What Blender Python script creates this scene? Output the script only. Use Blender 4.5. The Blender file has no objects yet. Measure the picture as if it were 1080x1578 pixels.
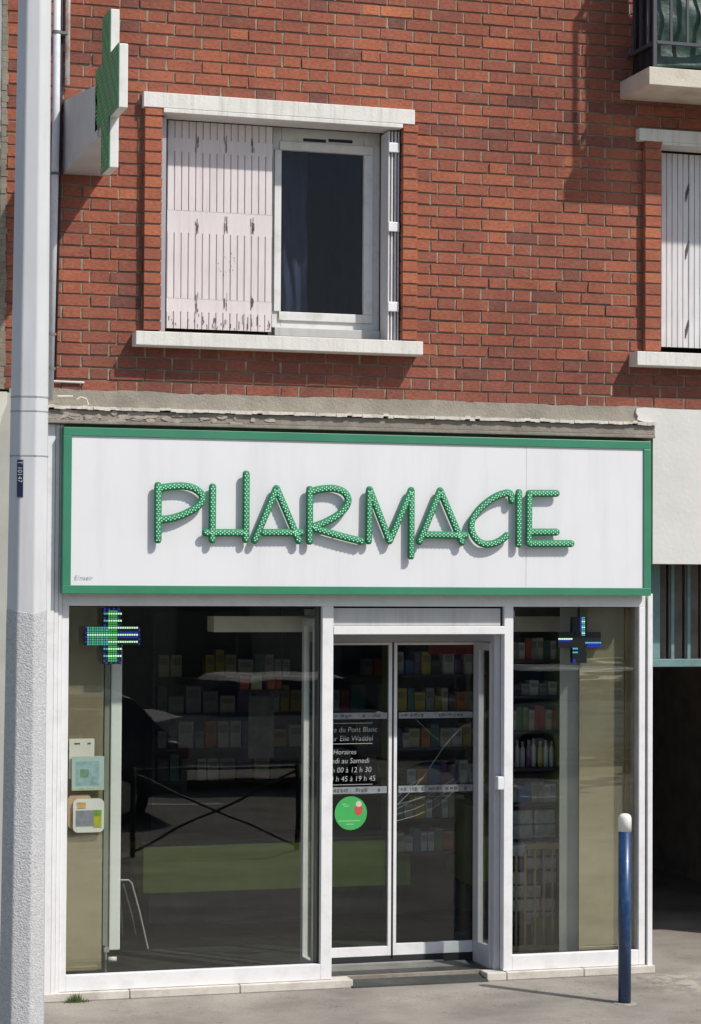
import bpy, math, random
from mathutils import Vector, Matrix
random.seed(7)
scn = bpy.context.scene
col = scn.collection
rnd = random.uniform

# ------------------------------------------------------------------ camera
RM = ((0.9587203510749521, -0.28429823746294086, 0.005458993514009582),
      (0.013354298231143346, 0.02584030714843066, -0.9995768811078157),
      (0.2840368834385323, 0.9583875994095187, 0.028570231790896558))
F, CX, CY = 3419.67, 540.0, 798.455
CAM = Vector((-2.1175, -13.5, 2.557))
cd = bpy.data.cameras.new('camera'); cam = bpy.data.objects.new('camera', cd); col.objects.link(cam)
cd.sensor_fit = 'HORIZONTAL'; cd.sensor_width = 36; cd.lens = F / 1080 * 36
cd.shift_y = (CY - 789) / 1080; cd.clip_start = .1; cd.clip_end = 2000
r_, d_, f_ = [Vector(v) for v in RM]
cam.matrix_world = Matrix.Translation(CAM) @ Matrix((r_, -d_, -f_)).transposed().to_4x4()
scn.camera = cam

def at(x, y, Y=0.0):
    """point of the plane Y = const that the measured photo point (x, y) stands for"""
    a, b = (x - CX) / F, (y - CY) / F
    d = Vector([RM[0][i] * a + RM[1][i] * b + RM[2][i] for i in range(3)])
    t = (Y - CAM.y) / d.y
    return CAM + d * t
def ax(x, y, Y=0.0): return at(x, y, Y).x
def az(x, y, Y=0.0): return at(x, y, Y).z

# ------------------------------------------------------------------ materials
MATS = {}
def nn(nt, t, **kw):
    n = nt.nodes.new(t)
    for k, v in kw.items(): setattr(n, k, v)
    return n
def mat(name, c, rough=.6, metal=0., var=.12, scale=6., bump=0., bscale=60., dirt=None, dscale=2., damt=.5, spec=.5, coat=0., streak=False, emit=None, estr=0.):
    if name in MATS: return MATS[name]
    m = bpy.data.materials.new(name); m.use_nodes = True; nt = m.node_tree
    b = nt.nodes['Principled BSDF']
    b.inputs['Roughness'].default_value = rough; b.inputs['Metallic'].default_value = metal
    b.inputs['Specular IOR Level'].default_value = spec; b.inputs['Coat Weight'].default_value = coat
    tc = nn(nt, 'ShaderNodeTexCoord')
    no = nn(nt, 'ShaderNodeTexNoise'); no.inputs['Scale'].default_value = scale; no.inputs['Detail'].default_value = 6
    nt.links.new(tc.outputs['Object'], no.inputs['Vector'])
    rp = nn(nt, 'ShaderNodeValToRGB'); rp.color_ramp.elements[0].position = .3; rp.color_ramp.elements[1].position = .7
    lo = [max(0, v * (1 - var)) for v in c]; hi = [min(1, v * (1 + var)) for v in c]
    rp.color_ramp.elements[0].color = (*lo, 1); rp.color_ramp.elements[1].color = (*hi, 1)
    nt.links.new(no.outputs['Fac'], rp.inputs['Fac']); out = rp.outputs['Color']
    if dirt:
        n2 = nn(nt, 'ShaderNodeTexNoise'); n2.inputs['Scale'].default_value = dscale; n2.inputs['Detail'].default_value = 9; n2.inputs['Roughness'].default_value = .7
        if streak:
            mp = nn(nt, 'ShaderNodeMapping'); mp.inputs['Scale'].default_value = (6, 6, .5)
            nt.links.new(tc.outputs['Object'], mp.inputs['Vector']); nt.links.new(mp.outputs['Vector'], n2.inputs['Vector'])
        else: nt.links.new(tc.outputs['Object'], n2.inputs['Vector'])
        r2 = nn(nt, 'ShaderNodeValToRGB'); r2.color_ramp.elements[0].position = .48; r2.color_ramp.elements[1].position = .72
        r2.color_ramp.elements[1].color = (damt, damt, damt, 1)
        nt.links.new(n2.outputs['Fac'], r2.inputs['Fac'])
        mx = nn(nt, 'ShaderNodeMix', data_type='RGBA')
        nt.links.new(r2.outputs['Color'], mx.inputs[0]); nt.links.new(out, mx.inputs[6]); mx.inputs[7].default_value = (*dirt, 1)
        out = mx.outputs[2]
    nt.links.new(out, b.inputs['Base Color'])
    if bump:
        n3 = nn(nt, 'ShaderNodeTexNoise'); n3.inputs['Scale'].default_value = bscale; n3.inputs['Detail'].default_value = 5
        nt.links.new(tc.outputs['Object'], n3.inputs['Vector'])
        bp = nn(nt, 'ShaderNodeBump'); bp.inputs['Strength'].default_value = bump; bp.inputs['Distance'].default_value = .01
        nt.links.new(n3.outputs['Fac'], bp.inputs['Height']); nt.links.new(bp.outputs['Normal'], b.inputs['Normal'])
    if emit:
        b.inputs['Emission Color'].default_value = (*emit, 1); b.inputs['Emission Strength'].default_value = estr
    MATS[name] = m; return m

def glass_mat(name, tint, refl=1.0, rough=0.0):
    if name in MATS: return MATS[name]
    m = bpy.data.materials.new(name); m.use_nodes = True; nt = m.node_tree; nt.nodes.clear()
    o = nn(nt, 'ShaderNodeOutputMaterial'); mx = nn(nt, 'ShaderNodeMixShader')
    t = nn(nt, 'ShaderNodeBsdfTransparent'); t.inputs['Color'].default_value = (*tint, 1)
    g = nn(nt, 'ShaderNodeBsdfGlossy'); g.inputs['Roughness'].default_value = rough
    tc = nn(nt, 'ShaderNodeTexCoord'); no = nn(nt, 'ShaderNodeTexNoise'); no.inputs['Scale'].default_value = 1.7; no.inputs['Detail'].default_value = 1
    bp = nn(nt, 'ShaderNodeBump'); bp.inputs['Strength'].default_value = .055; bp.inputs['Distance'].default_value = .02
    nt.links.new(tc.outputs['Object'], no.inputs['Vector']); nt.links.new(no.outputs['Fac'], bp.inputs['Height'])
    nt.links.new(bp.outputs['Normal'], g.inputs['Normal'])
    fr = nn(nt, 'ShaderNodeLayerWeight'); fr.inputs['Blend'].default_value = .5
    pw = nn(nt, 'ShaderNodeMath', operation='POWER'); pw.inputs[1].default_value = 5.0; nt.links.new(fr.outputs['Facing'], pw.inputs[0])
    ml = nn(nt, 'ShaderNodeMath', operation='MULTIPLY_ADD'); ml.inputs[1].default_value = .96 * refl; ml.inputs[2].default_value = .042 * refl; ml.use_clamp = True
    nt.links.new(pw.outputs[0], ml.inputs[0]); nt.links.new(ml.outputs[0], mx.inputs[0])
    nt.links.new(t.outputs[0], mx.inputs[1]); nt.links.new(g.outputs[0], mx.inputs[2]); nt.links.new(mx.outputs[0], o.inputs[0])
    MATS[name] = m; return m

def brick_mat():
    m = bpy.data.materials.new('brick'); m.use_nodes = True; nt = m.node_tree; b = nt.nodes['Principled BSDF']
    b.inputs['Roughness'].default_value = .88; b.inputs['Specular IOR Level'].default_value = .2
    at_ = nn(nt, 'ShaderNodeAttribute', attribute_name='tone'); tc = nn(nt, 'ShaderNodeTexCoord')
    rp = nn(nt, 'ShaderNodeValToRGB'); e = rp.color_ramp.elements
    e[0].position = 0; e[0].color = (.12, .062, .055, 1); e[1].position = 1; e[1].color = (.53, .19, .10, 1)
    for p, c in ((.12, (.23, .096, .075)), (.35, (.31, .112, .078)), (.6, (.375, .128, .082)), (.85, (.44, .152, .087))):
        k = e.new(p); k.color = (*c, 1)
    nt.links.new(at_.outputs['Fac'], rp.inputs['Fac'])
    n1 = nn(nt, 'ShaderNodeTexNoise'); n1.inputs['Scale'].default_value = 38; n1.inputs['Detail'].default_value = 8; n1.inputs['Roughness'].default_value = .7
    mp = nn(nt, 'ShaderNodeMapping'); mp.inputs['Scale'].default_value = (1, 1, 2.2)
    nt.links.new(tc.outputs['Object'], mp.inputs['Vector']); nt.links.new(mp.outputs['Vector'], n1.inputs['Vector'])
    r1 = nn(nt, 'ShaderNodeValToRGB'); r1.color_ramp.elements[0].position = .32; r1.color_ramp.elements[1].position = .72
    r1.color_ramp.elements[0].color = (.62, .60, .62, 1); r1.color_ramp.elements[1].color = (1.3, 1.28, 1.2, 1)
    nt.links.new(n1.outputs['Fac'], r1.inputs['Fac'])
    mu = nn(nt, 'ShaderNodeMix', data_type='RGBA', blend_type='MULTIPLY'); mu.inputs[0].default_value = 1
    nt.links.new(rp.outputs['Color'], mu.inputs[6]); nt.links.new(r1.outputs['Color'], mu.inputs[7])
    # large stains and pale lime bloom
    n2 = nn(nt, 'ShaderNodeTexNoise'); n2.inputs['Scale'].default_value = 1.1; n2.inputs['Detail'].default_value = 7; n2.inputs['Roughness'].default_value = .62
    nt.links.new(tc.outputs['Object'], n2.inputs['Vector'])
    r2 = nn(nt, 'ShaderNodeValToRGB'); r2.color_ramp.elements[0].position = .36; r2.color_ramp.elements[0].color = (.70, .70, .72, 1)
    r2.color_ramp.elements[1].position = .62; r2.color_ramp.elements[1].color = (1.06, 1.05, 1.03, 1)
    nt.links.new(n2.outputs['Fac'], r2.inputs['Fac'])
    m2 = nn(nt, 'ShaderNodeMix', data_type='RGBA', blend_type='MULTIPLY'); m2.inputs[0].default_value = 1
    nt.links.new(mu.outputs[2], m2.inputs[6]); nt.links.new(r2.outputs['Color'], m2.inputs[7])
    n4 = nn(nt, 'ShaderNodeTexNoise'); n4.inputs['Scale'].default_value = 9; n4.inputs['Detail'].default_value = 10; n4.inputs['Roughness'].default_value = .75
    nt.links.new(tc.outputs['Object'], n4.inputs['Vector'])
    r4 = nn(nt, 'ShaderNodeValToRGB'); r4.color_ramp.elements[0].position = .55; r4.color_ramp.elements[1].position = .78; r4.color_ramp.elements[1].color = (.6, .6, .6, 1)
    nt.links.new(n4.outputs['Fac'], r4.inputs['Fac'])
    m3 = nn(nt, 'ShaderNodeMix', data_type='RGBA'); m3.inputs[7].default_value = (.27, .185, .145, 1)
    nt.links.new(r4.outputs['Color'], m3.inputs[0]); nt.links.new(m2.outputs[2], m3.inputs[6])
    nt.links.new(m3.outputs[2], b.inputs['Base Color'])
    bp = nn(nt, 'ShaderNodeBump'); bp.inputs['Strength'].default_value = .5; bp.inputs['Distance'].default_value = .006
    nt.links.new(n1.outputs['Fac'], bp.inputs['Height']); nt.links.new(bp.outputs['Normal'], b.inputs['Normal'])
    return m

def pavement_mat():
    m = bpy.data.materials.new('pavement_asphalt'); m.use_nodes = True; nt = m.node_tree; b = nt.nodes['Principled BSDF']
    b.inputs['Roughness'].default_value = .85; tc = nn(nt, 'ShaderNodeTexCoord')
    def noise(s, d, r=.6, vec=None):
        n = nn(nt, 'ShaderNodeTexNoise'); n.inputs['Scale'].default_value = s; n.inputs['Detail'].default_value = d; n.inputs['Roughness'].default_value = r
        nt.links.new(vec or tc.outputs['Object'], n.inputs['Vector']); return n
    def ramp(n, a, ca, z, cz):
        r = nn(nt, 'ShaderNodeValToRGB'); e = r.color_ramp.elements
        e[0].position = a; e[0].color = (*ca, 1); e[1].position = z; e[1].color = (*cz, 1)
        nt.links.new(n.outputs['Fac'], r.inputs['Fac']); return r
    a = ramp(noise(1.3, 5), .35, (.19, .172, .152), .68, (.34, .312, .275))
    f = ramp(noise(95, 6, .9), .32, (.60, .60, .60), .68, (1.38, 1.37, 1.35))
    mu = nn(nt, 'ShaderNodeMix', data_type='RGBA', blend_type='MULTIPLY'); mu.inputs[0].default_value = 1
    nt.links.new(a.outputs[0], mu.inputs[6]); nt.links.new(f.outputs[0], mu.inputs[7])
    mp = nn(nt, 'ShaderNodeMapping'); mp.inputs['Scale'].default_value = (.5, 3.2, 1); mp.inputs['Rotation'].default_value = (0, 0, -.5)
    nt.links.new(tc.outputs['Object'], mp.inputs['Vector'])
    st = ramp(noise(1.6, 8, .7, mp.outputs['Vector']), .52, (0, 0, 0), .68, (.6, .6, .6))
    m2 = nn(nt, 'ShaderNodeMix', data_type='RGBA'); m2.inputs[7].default_value = (.30, .275, .235, 1)
    nt.links.new(st.outputs[0], m2.inputs[0]); nt.links.new(mu.outputs[2], m2.inputs[6])
    vo = nn(nt, 'ShaderNodeTexVoronoi', feature='DISTANCE_TO_EDGE'); vo.inputs['Scale'].default_value = .8
    dn = noise(3.0, 5); ad = nn(nt, 'ShaderNodeVectorMath', operation='ADD'); nt.links.new(tc.outputs['Object'], ad.inputs[0]); nt.links.new(dn.outputs['Color'], ad.inputs[1])
    nt.links.new(ad.outputs[0], vo.inputs['Vector'])
    r3 = nn(nt, 'ShaderNodeValToRGB'); r3.color_ramp.elements[0].position = .0; r3.color_ramp.elements[0].color = (.55, .55, .55, 1); r3.color_ramp.elements[1].position = .008
    r3.color_ramp.elements[1].color = (1, 1, 1, 1); nt.links.new(vo.outputs['Distance'], r3.inputs['Fac'])
    m3 = nn(nt, 'ShaderNodeMix', data_type='RGBA', blend_type='MULTIPLY'); m3.inputs[0].default_value = .7
    nt.links.new(m2.outputs[2], m3.inputs[6]); nt.links.new(r3.outputs[0], m3.inputs[7])
    # a white-flecked area of spilt mortar beside the passage
    sx = nn(nt, 'ShaderNodeSeparateXYZ'); nt.links.new(tc.outputs['Object'], sx.inputs[0])
    def rng(out, lo, hi):
        g = nn(nt, 'ShaderNodeMapRange', interpolation_type='SMOOTHSTEP'); g.inputs['From Min'].default_value = lo; g.inputs['From Max'].default_value = hi
        nt.links.new(out, g.inputs['Value']); return g.outputs[0]
    def mul(p, q):
        g = nn(nt, 'ShaderNodeMath', operation='MULTIPLY'); nt.links.new(p, g.inputs[0]); nt.links.new(q, g.inputs[1]); return g.outputs[0]
    px_ = rng(sx.outputs[0], 3.55, 4.1); py_ = mul(rng(sx.outputs[1], -1.0, -.6), rng(sx.outputs[1], .02, -.2))
    sp = ramp(noise(9, 9, .72), .46, (0, 0, 0), .56, (1, 1, 1))
    fac = mul(mul(px_, py_), sp.outputs[0])
    m4 = nn(nt, 'ShaderNodeMix', data_type='RGBA'); m4.inputs[7].default_value = (.42, .385, .32, 1)
    gm = nn(nt, 'ShaderNodeTexVoronoi'); gm.inputs['Scale'].default_value = 5.5; nt.links.new(tc.outputs['Object'], gm.inputs['Vector'])
    gr_ = nn(nt, 'ShaderNodeValToRGB'); gr_.color_ramp.elements[0].position = .07; gr_.color_ramp.elements[0].color = (.62, .60, .58, 1); gr_.color_ramp.elements[1].position = .10; gr_.color_ramp.elements[1].color = (1, 1, 1, 1)
    nt.links.new(gm.outputs['Distance'], gr_.inputs['Fac'])
    m5 = nn(nt, 'ShaderNodeMix', data_type='RGBA', blend_type='MULTIPLY'); m5.inputs[0].default_value = .75
    nt.links.new(m3.outputs[2], m5.inputs[6]); nt.links.new(gr_.outputs[0], m5.inputs[7])
    nt.links.new(fac, m4.inputs[0]); nt.links.new(m5.outputs[2], m4.inputs[6])
    nt.links.new(m4.outputs[2], b.inputs['Base Color'])
    bp = nn(nt, 'ShaderNodeBump'); bp.inputs['Strength'].default_value = .5; bp.inputs['Distance'].default_value = .006
    nt.links.new(noise(220, 3, .8).outputs['Fac'], bp.inputs['Height']); nt.links.new(bp.outputs['Normal'], b.inputs['Normal'])
    return m

BRICK = brick_mat(); PAVE = pavement_mat()
MORTAR = mat('mortar', (.26, .22, .165), .95, var=.22, scale=12, bump=.5, bscale=180, dirt=(.16, .13, .105), dscale=5, damt=.6)
MORTAR2 = mat('pale_mortar', (.30, .26, .195), .95, var=.3, scale=14, bump=.4, bscale=180)
WHITE = mat('white_lacquer', (.80, .80, .80), .38, var=.03, scale=3, dirt=(.46, .44, .41), dscale=7, damt=.35)
SIGNW = mat('white_sign_sheet', (.765, .765, .775), .42, var=.02, scale=2.5, dirt=(.62, .62, .63), dscale=1.1, damt=.45, streak=True)
SIGNG = mat('green_sign_paint', (.042, .225, .125), .4, var=.08, scale=5, dirt=(.07, .20, .14), dscale=3, damt=.5)
GREY_PANEL = mat('grey_panel', (.50, .50, .49), .5, var=.05, dirt=(.36, .35, .33), dscale=3, damt=.6, streak=True)
STONE = mat('pale_stone', (.60, .56, .50), .75, var=.10, scale=9, bump=.25, bscale=90, dirt=(.33, .28, .24), dscale=6, damt=.7)
CONC = mat('white_painted_concrete', (.72, .70, .66), .8, var=.06, scale=7, bump=.2, bscale=70, dirt=(.45, .43, .36), dscale=5, damt=.6, streak=True)
CONC2 = mat('balcony_concrete', (.62, .57, .47), .85, var=.12, scale=7, bump=.25, bscale=60, dirt=(.42, .30, .20), dscale=4, damt=.6)
RENDER = mat('grey_render', (.30, .275, .225), .92, var=.16, scale=5, bump=.5, bscale=70, dirt=(.17, .15, .125), dscale=3.5, damt=.7)
BEAM = mat('weathered_beam', (.27, .24, .20), .9, var=.2, scale=7, bump=.4, bscale=50, dirt=(.15, .115, .09), dscale=4, damt=.8)
LEDGE = mat('ledge_paint', (.64, .60, .53), .8, var=.15, scale=11, bump=.4, bscale=60, dirt=(.34, .29, .24), dscale=6, damt=.8)
PLASTER = mat('off_white_plaster', (.665, .655, .62), .9, var=.035, scale=2.5, bump=.18, bscale=35, dirt=(.56, .55, .50), dscale=1.8, damt=.7)
SHUT = mat('pink_white_shutter_paint', (.68, .62, .62), .6, var=.04, scale=5, dirt=(.42, .37, .36), dscale=6, damt=.4, streak=True)
SHUT2 = mat('white_shutter_paint', (.68, .67, .68), .6, var=.05, scale=5, dirt=(.40, .38, .37), dscale=6, damt=.45, streak=True)
RUST = mat('rust_streak', (.12, .105, .095), .9, var=.4, scale=30)
PVC = mat('window_frame_white', (.70, .695, .67), .45, var=.04, dirt=(.42, .40, .34), dscale=7, damt=.6)
ALU = mat('grey_aluminium', (.42, .42, .44), .4, metal=.3, var=.05)
LAV = mat('door_jamb_grey', (.50, .50, .53), .4, var=.04)
DARK = mat('dark_rubber', (.02, .02, .022), .7)
GLASS = glass_mat('shop_glass', (.935, .95, .93), 1.5)
DOORG = glass_mat('door_glass', (.90, .93, .93), 1.1)
WING = glass_mat('upper_window_glass', (.55, .58, .66), .5)
FROST = mat('frosted_strip', (.24, .26, .27), .6, var=.2, scale=40)
TILE = mat('dark_floor_tile', (.035, .037, .034), .45, var=.2, scale=4, dirt=(.06, .06, .055), dscale=5, damt=.5)
SLATE = mat('dark_threshold_tile', (.05, .055, .052), .6, var=.25, scale=6, bump=.1, dirt=(.11, .105, .095), dscale=4, damt=.7)
RAMP = mat('grey_threshold_tile', (.17, .165, .15), .7, var=.18, scale=6, dirt=(.09, .09, .085), dscale=4, damt=.7)
METAL = mat('steel_strip', (.55, .55, .52), .4, metal=.6, var=.08)
BEIGE = mat('beige_display_panel', (.33, .285, .18), .7, var=.08, scale=2.2, dirt=(.20, .175, .11), dscale=2.5, damt=.6)
def gloss_over(m, col_, amt, zs=9.):
    nt = m.node_tree; b = nt.nodes['Principled BSDF']; o = nt.nodes['Material Output']
    g = nn(nt, 'ShaderNodeBsdfGlossy'); g.inputs['Color'].default_value = (*col_, 1); g.inputs['Roughness'].default_value = .03
    tc = nn(nt, 'ShaderNodeTexCoord'); mp = nn(nt, 'ShaderNodeMapping'); mp.inputs['Scale'].default_value = (1.2, 1, zs); no = nn(nt, 'ShaderNodeTexNoise'); no.inputs['Scale'].default_value = 1.0; no.inputs['Detail'].default_value = 2
    bp = nn(nt, 'ShaderNodeBump'); bp.inputs['Strength'].default_value = .3; bp.inputs['Distance'].default_value = .006
    nt.links.new(tc.outputs['Object'], mp.inputs[0]); nt.links.new(mp.outputs[0], no.inputs[0]); nt.links.new(no.outputs['Fac'], bp.inputs['Height']); nt.links.new(bp.outputs[0], g.inputs['Normal'])
    mx = nn(nt, 'ShaderNodeMixShader'); mx.inputs[0].default_value = amt
    nt.links.new(b.outputs[0], mx.inputs[1]); nt.links.new(g.outputs[0], mx.inputs[2]); nt.links.new(mx.outputs[0], o.inputs[0])
gloss_over(BEIGE, (.95, .88, .68), .38)
WOOD = mat('brown_wood', (.32, .225, .10), .55, var=.25, scale=5)
COLUMN = mat('interior_column_paint', (.40, .415, .385), .8, var=.06)
OLIVE = mat('olive_green_laminate', (.58, .74, .13), .5, var=.08)
OLIVE2 = mat('olive_side_panel', (.22, .26, .05), .5, var=.12)
INT = mat('interior_wall', (.26, .25, .235), .9, var=.15)
INTC = mat('interior_ceiling', (.6, .6, .57), .9, var=.06)
SHELF = mat('dark_shelf', (.075, .075, .08), .6, var=.2)
NAVY = mat('bollard_blue', (.006, .040, .125), .35, var=.08, scale=8, coat=.3, dirt=(.10, .13, .17), dscale=26, damt=.45)
BWHITE = mat('bollard_white', (.80, .79, .77), .4, var=.03, dirt=(.6, .57, .52), dscale=20, damt=.5)
ROAD = mat('road_asphalt', (.19, .175, .145), .9, var=.25, scale=2, bump=.4, bscale=150)
TEAL = mat('teal_paint', (.14, .245, .245), .55, var=.12, dirt=(.10, .13, .12), dscale=8, damt=.6)
BLACK = mat('black_metal', (.016, .016, .018), .5, var=.2)
GRAIL = mat('dark_grey_railing', (.07, .07, .085), .45, var=.1)
TARP = mat('dark_green_tarp', (.020, .052, .040), .5, var=.35, scale=14, bump=.9, bscale=16, dirt=(.06, .10, .08), dscale=9, damt=.7)
TARPB = mat('black_tarp', (.012, .013, .016), .6, var=.3, bump=.6, bscale=14)
PASSW = mat('passage_wall', (.36, .33, .30), .9, var=.2)
PANELB = mat('brown_grille_panel', (.19, .17, .15), .85, var=.2, dirt=(.09, .08, .07), dscale=5, damt=.7)

# ------------------------------------------------------------------ mesh builder
class MB:
    def __init__(s): s.v = []; s.f = []; s.t = None; s.sm = []
    def box(s, x0, x1, y0, y1, z0, z1, tone=None):
        n = len(s.v); x0, x1 = min(x0, x1), max(x0, x1); y0, y1 = min(y0, y1), max(y0, y1); z0, z1 = min(z0, z1), max(z0, z1)
        s.v += [(x0, y0, z0), (x1, y0, z0), (x1, y1, z0), (x0, y1, z0), (x0, y0, z1), (x1, y0, z1), (x1, y1, z1), (x0, y1, z1)]
        s.f += [tuple(n + i for i in q) for q in ((0, 3, 2, 1), (4, 5, 6, 7), (0, 1, 5, 4), (1, 2, 6, 5), (2, 3, 7, 6), (3, 0, 4, 7))]
        if tone is not None:
            s.t = s.t or []; s.t += [tone] * 8
        return s
    def hull8(s, p):
        n = len(s.v); s.v += [tuple(q) for q in p]
        s.f += [tuple(n + i for i in q) for q in ((0, 3, 2, 1), (4, 5, 6, 7), (0, 1, 5, 4), (1, 2, 6, 5), (2, 3, 7, 6), (3, 0, 4, 7))]; return s
    def prism(s, pts, axis, a, b):
        """closed polygon pts (2D) extruded along axis from a to b"""
        n = len(s.v); k = len(pts)
        def P(p, t): return {'x': (t, p[0], p[1]), 'y': (p[0], t, p[1]), 'z': (p[0], p[1], t)}[axis]
        s.v += [P(p, a) for p in pts] + [P(p, b) for p in pts]
        s.f += [tuple(n + i for i in range(k)), tuple(n + k + i for i in reversed(range(k)))]
        s.f += [(n + i, n + k + i, n + k + (i + 1) % k, n + (i + 1) % k) for i in range(k)]; return s
    def quad(s, a, b, c, d):
        n = len(s.v); s.v += [tuple(a), tuple(b), tuple(c), tuple(d)]; s.f.append((n, n + 1, n + 2, n + 3)); return s
    def tube(s, pts, r, seg=10, cap=True, rs=None, ry=1.0):
        """tube along points; ry squashes it along Y (elliptic section)"""
        pts = [Vector(p) for p in pts]; n0 = len(s.v); N = len(pts)
        rr = rs or [r] * N
        for i, p in enumerate(pts):
            t = (pts[min(i + 1, N - 1)] - pts[max(i - 1, 0)]).normalized()
            ref = Vector((0, 1, 0)) if abs(t.y) < .9 else Vector((0, 0, 1))
            u = t.cross(ref).normalized(); w = u.cross(t).normalized()
            for k in range(seg):
                a = 2 * math.pi * k / seg; o = u * math.cos(a) * rr[i] + w * math.sin(a) * rr[i] * ry
                s.v.append(tuple(p + o))
        for i in range(N - 1):
            for k in range(seg):
                a = n0 + i * seg + k; b = n0 + i * seg + (k + 1) % seg
                s.f.append((a, b, b + seg, a + seg))
        if cap:
            s.f.append(tuple(n0 + k for k in reversed(range(seg)))); s.f.append(tuple(n0 + (N - 1) * seg + k for k in range(seg)))
        return s
    def disc(s, c, r, n=(0, -1, 0), seg=24, th=.002):
        c = Vector(c); n = Vector(n).normalized(); return s.tube([c - n * th / 2, c + n * th / 2], r, seg)
    def lathe(s, c, prof, seg=24):
        n0 = len(s.v); c = Vector(c)
        for (r, z) in prof:
            for k in range(seg):
                a = 2 * math.pi * k / seg; s.v.append((c.x + r * math.cos(a), c.y + r * math.sin(a), c.z + z))
        for i in range(len(prof) - 1):
            for k in range(seg):
                a = n0 + i * seg + k; b = n0 + i * seg + (k + 1) % seg; s.f.append((a, b, b + seg, a + seg))
        s.f.append(tuple(n0 + k for k in reversed(range(seg)))); s.f.append(tuple(n0 + (len(prof) - 1) * seg + k for k in range(seg))); return s
    def build(s, name, m, parent=None, smooth=False, bevel=0., loc=(0, 0, 0)):
        me = bpy.data.meshes.new(name); me.from_pydata(s.v, [], s.f); me.update()
        if s.t:
            a = me.attributes.new('tone', 'FLOAT', 'POINT'); a.data.foreach_set('value', s.t)
        o = bpy.data.objects.new(name, me); col.objects.link(o); o.location = loc
        me.materials.append(m)
        import bmesh
        bm = bmesh.new(); bm.from_mesh(me); bmesh.ops.recalc_face_normals(bm, faces=bm.faces); bm.to_mesh(me); bm.free()
        if smooth:
            for p in me.polygons: p.use_smooth = len(p.vertices) == 4
        if bevel:
            b = o.modifiers.new('bevel', 'BEVEL'); b.width = bevel; b.segments = 2; b.limit_method = 'ANGLE'; b.harden_normals = False
        if parent is not None: o.parent = parent
        return o

def tag(o, label, cat, group=None, kind=None):
    o['label'] = label; o['category'] = cat
    if group: o['group'] = group
    if kind: o['kind'] = kind
    return o
def struct(o, label=None, cat=None):
    o['kind'] = 'structure'
    if label: o['label'] = label
    if cat: o['category'] = cat
    return o
def thing(name, label, cat, loc=(0, 0, 0), group=None, kind=None):
    o = bpy.data.objects.new(name, None); col.objects.link(o); o.location = loc; o.empty_display_size = .2
    return tag(o, label, cat, group, kind)
def put(root, o):
    """parent keeping world place (root has only a location)"""
    o.parent = root; o.matrix_parent_inverse = Matrix.Translation(-root.location); return o
def copy_tree(o, parent=None):
    c = o.copy(); col.objects.link(c)
    if parent is not None: c.parent = parent
    for ch in [k for k in col.objects if k.parent == o]: copy_tree(ch, c)
    return c
def text(body, size, name, m, parent=None, loc=(0, 0, 0), rot=(math.pi / 2, 0, 0), ext=.0006, align='LEFT', shear=0., sx=1.):
    cu = bpy.data.curves.new(name, 'FONT'); cu.body = body; cu.size = size; cu.extrude = ext; cu.align_x = align; cu.shear = shear; cu.resolution_u = 3; cu.offset = -size * .012
    t = bpy.data.objects.new('tmp', cu); col.objects.link(t)
    dg = bpy.context.evaluated_depsgraph_get(); me = bpy.data.meshes.new_from_object(t.evaluated_get(dg)); me.name = name
    bpy.data.objects.remove(t); o = bpy.data.objects.new(name, me); col.objects.link(o)
    me.materials.clear(); me.materials.append(m); o.location = loc; o.rotation_euler = rot; o.scale = (sx, 1, 1)
    if parent is not None: o.parent = parent
    return o

def cloth(p0, p1, z0, z1, nu, nv, amp, normal, ph=0.):
    m = MB(); p0, p1 = Vector(p0), Vector(p1); nrm = Vector(normal)
    for j in range(nv + 1):
        for i in range(nu + 1):
            u, v = i / nu, j / nv; p = p0.lerp(p1, u)
            d = amp * (math.sin(u * 23 + v * 5 + ph) * .5 + math.sin(v * 17 - u * 9 + ph) * .45 + math.sin(u * 51 + v * 31) * .18)
            m.v.append((p.x + nrm.x * d, p.y + nrm.y * d, z0 + (z1 - z0) * v + .02 * math.sin(u * 14) * (1 - v)))
    for j in range(nv):
        for i in range(nu):
            a = j * (nu + 1) + i; m.f.append((a, a + 1, a + nu + 2, a + nu + 1))
    return m
# ------------------------------------------------------------------ ground
g = MB(); g.quad((-900, -900, -.16), (900, -900, -.16), (900, 900, -.16), (-900, 900, -.16))
struct(g.build('ground', ROAD))
g = MB(); g.prism([(0.35, 0.0), (0.0, 0.0), (-8.0, -.09), (-8.0, -.3), (.35, -.3)], 'x', -14, 4.03)
g.prism([(9.2, 0.0), (0.0, 0.0), (-8.0, -.09), (-8.0, -.3), (9.2, -.3)], 'x', 4.03, 14)
struct(g.build('pavement', PAVE))
g = MB()
for i in range(28): g.box(-14 + i + .004, -13 + i - .004, -8.16, -8.004, -.3, -.085)
struct(g.build('kerb', mat('kerb_granite', (.27, .26, .25), .8, var=.2, scale=30), bevel=.008))

X = lambda px_, Y=0.: ax(px_, 1200, Y)
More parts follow.
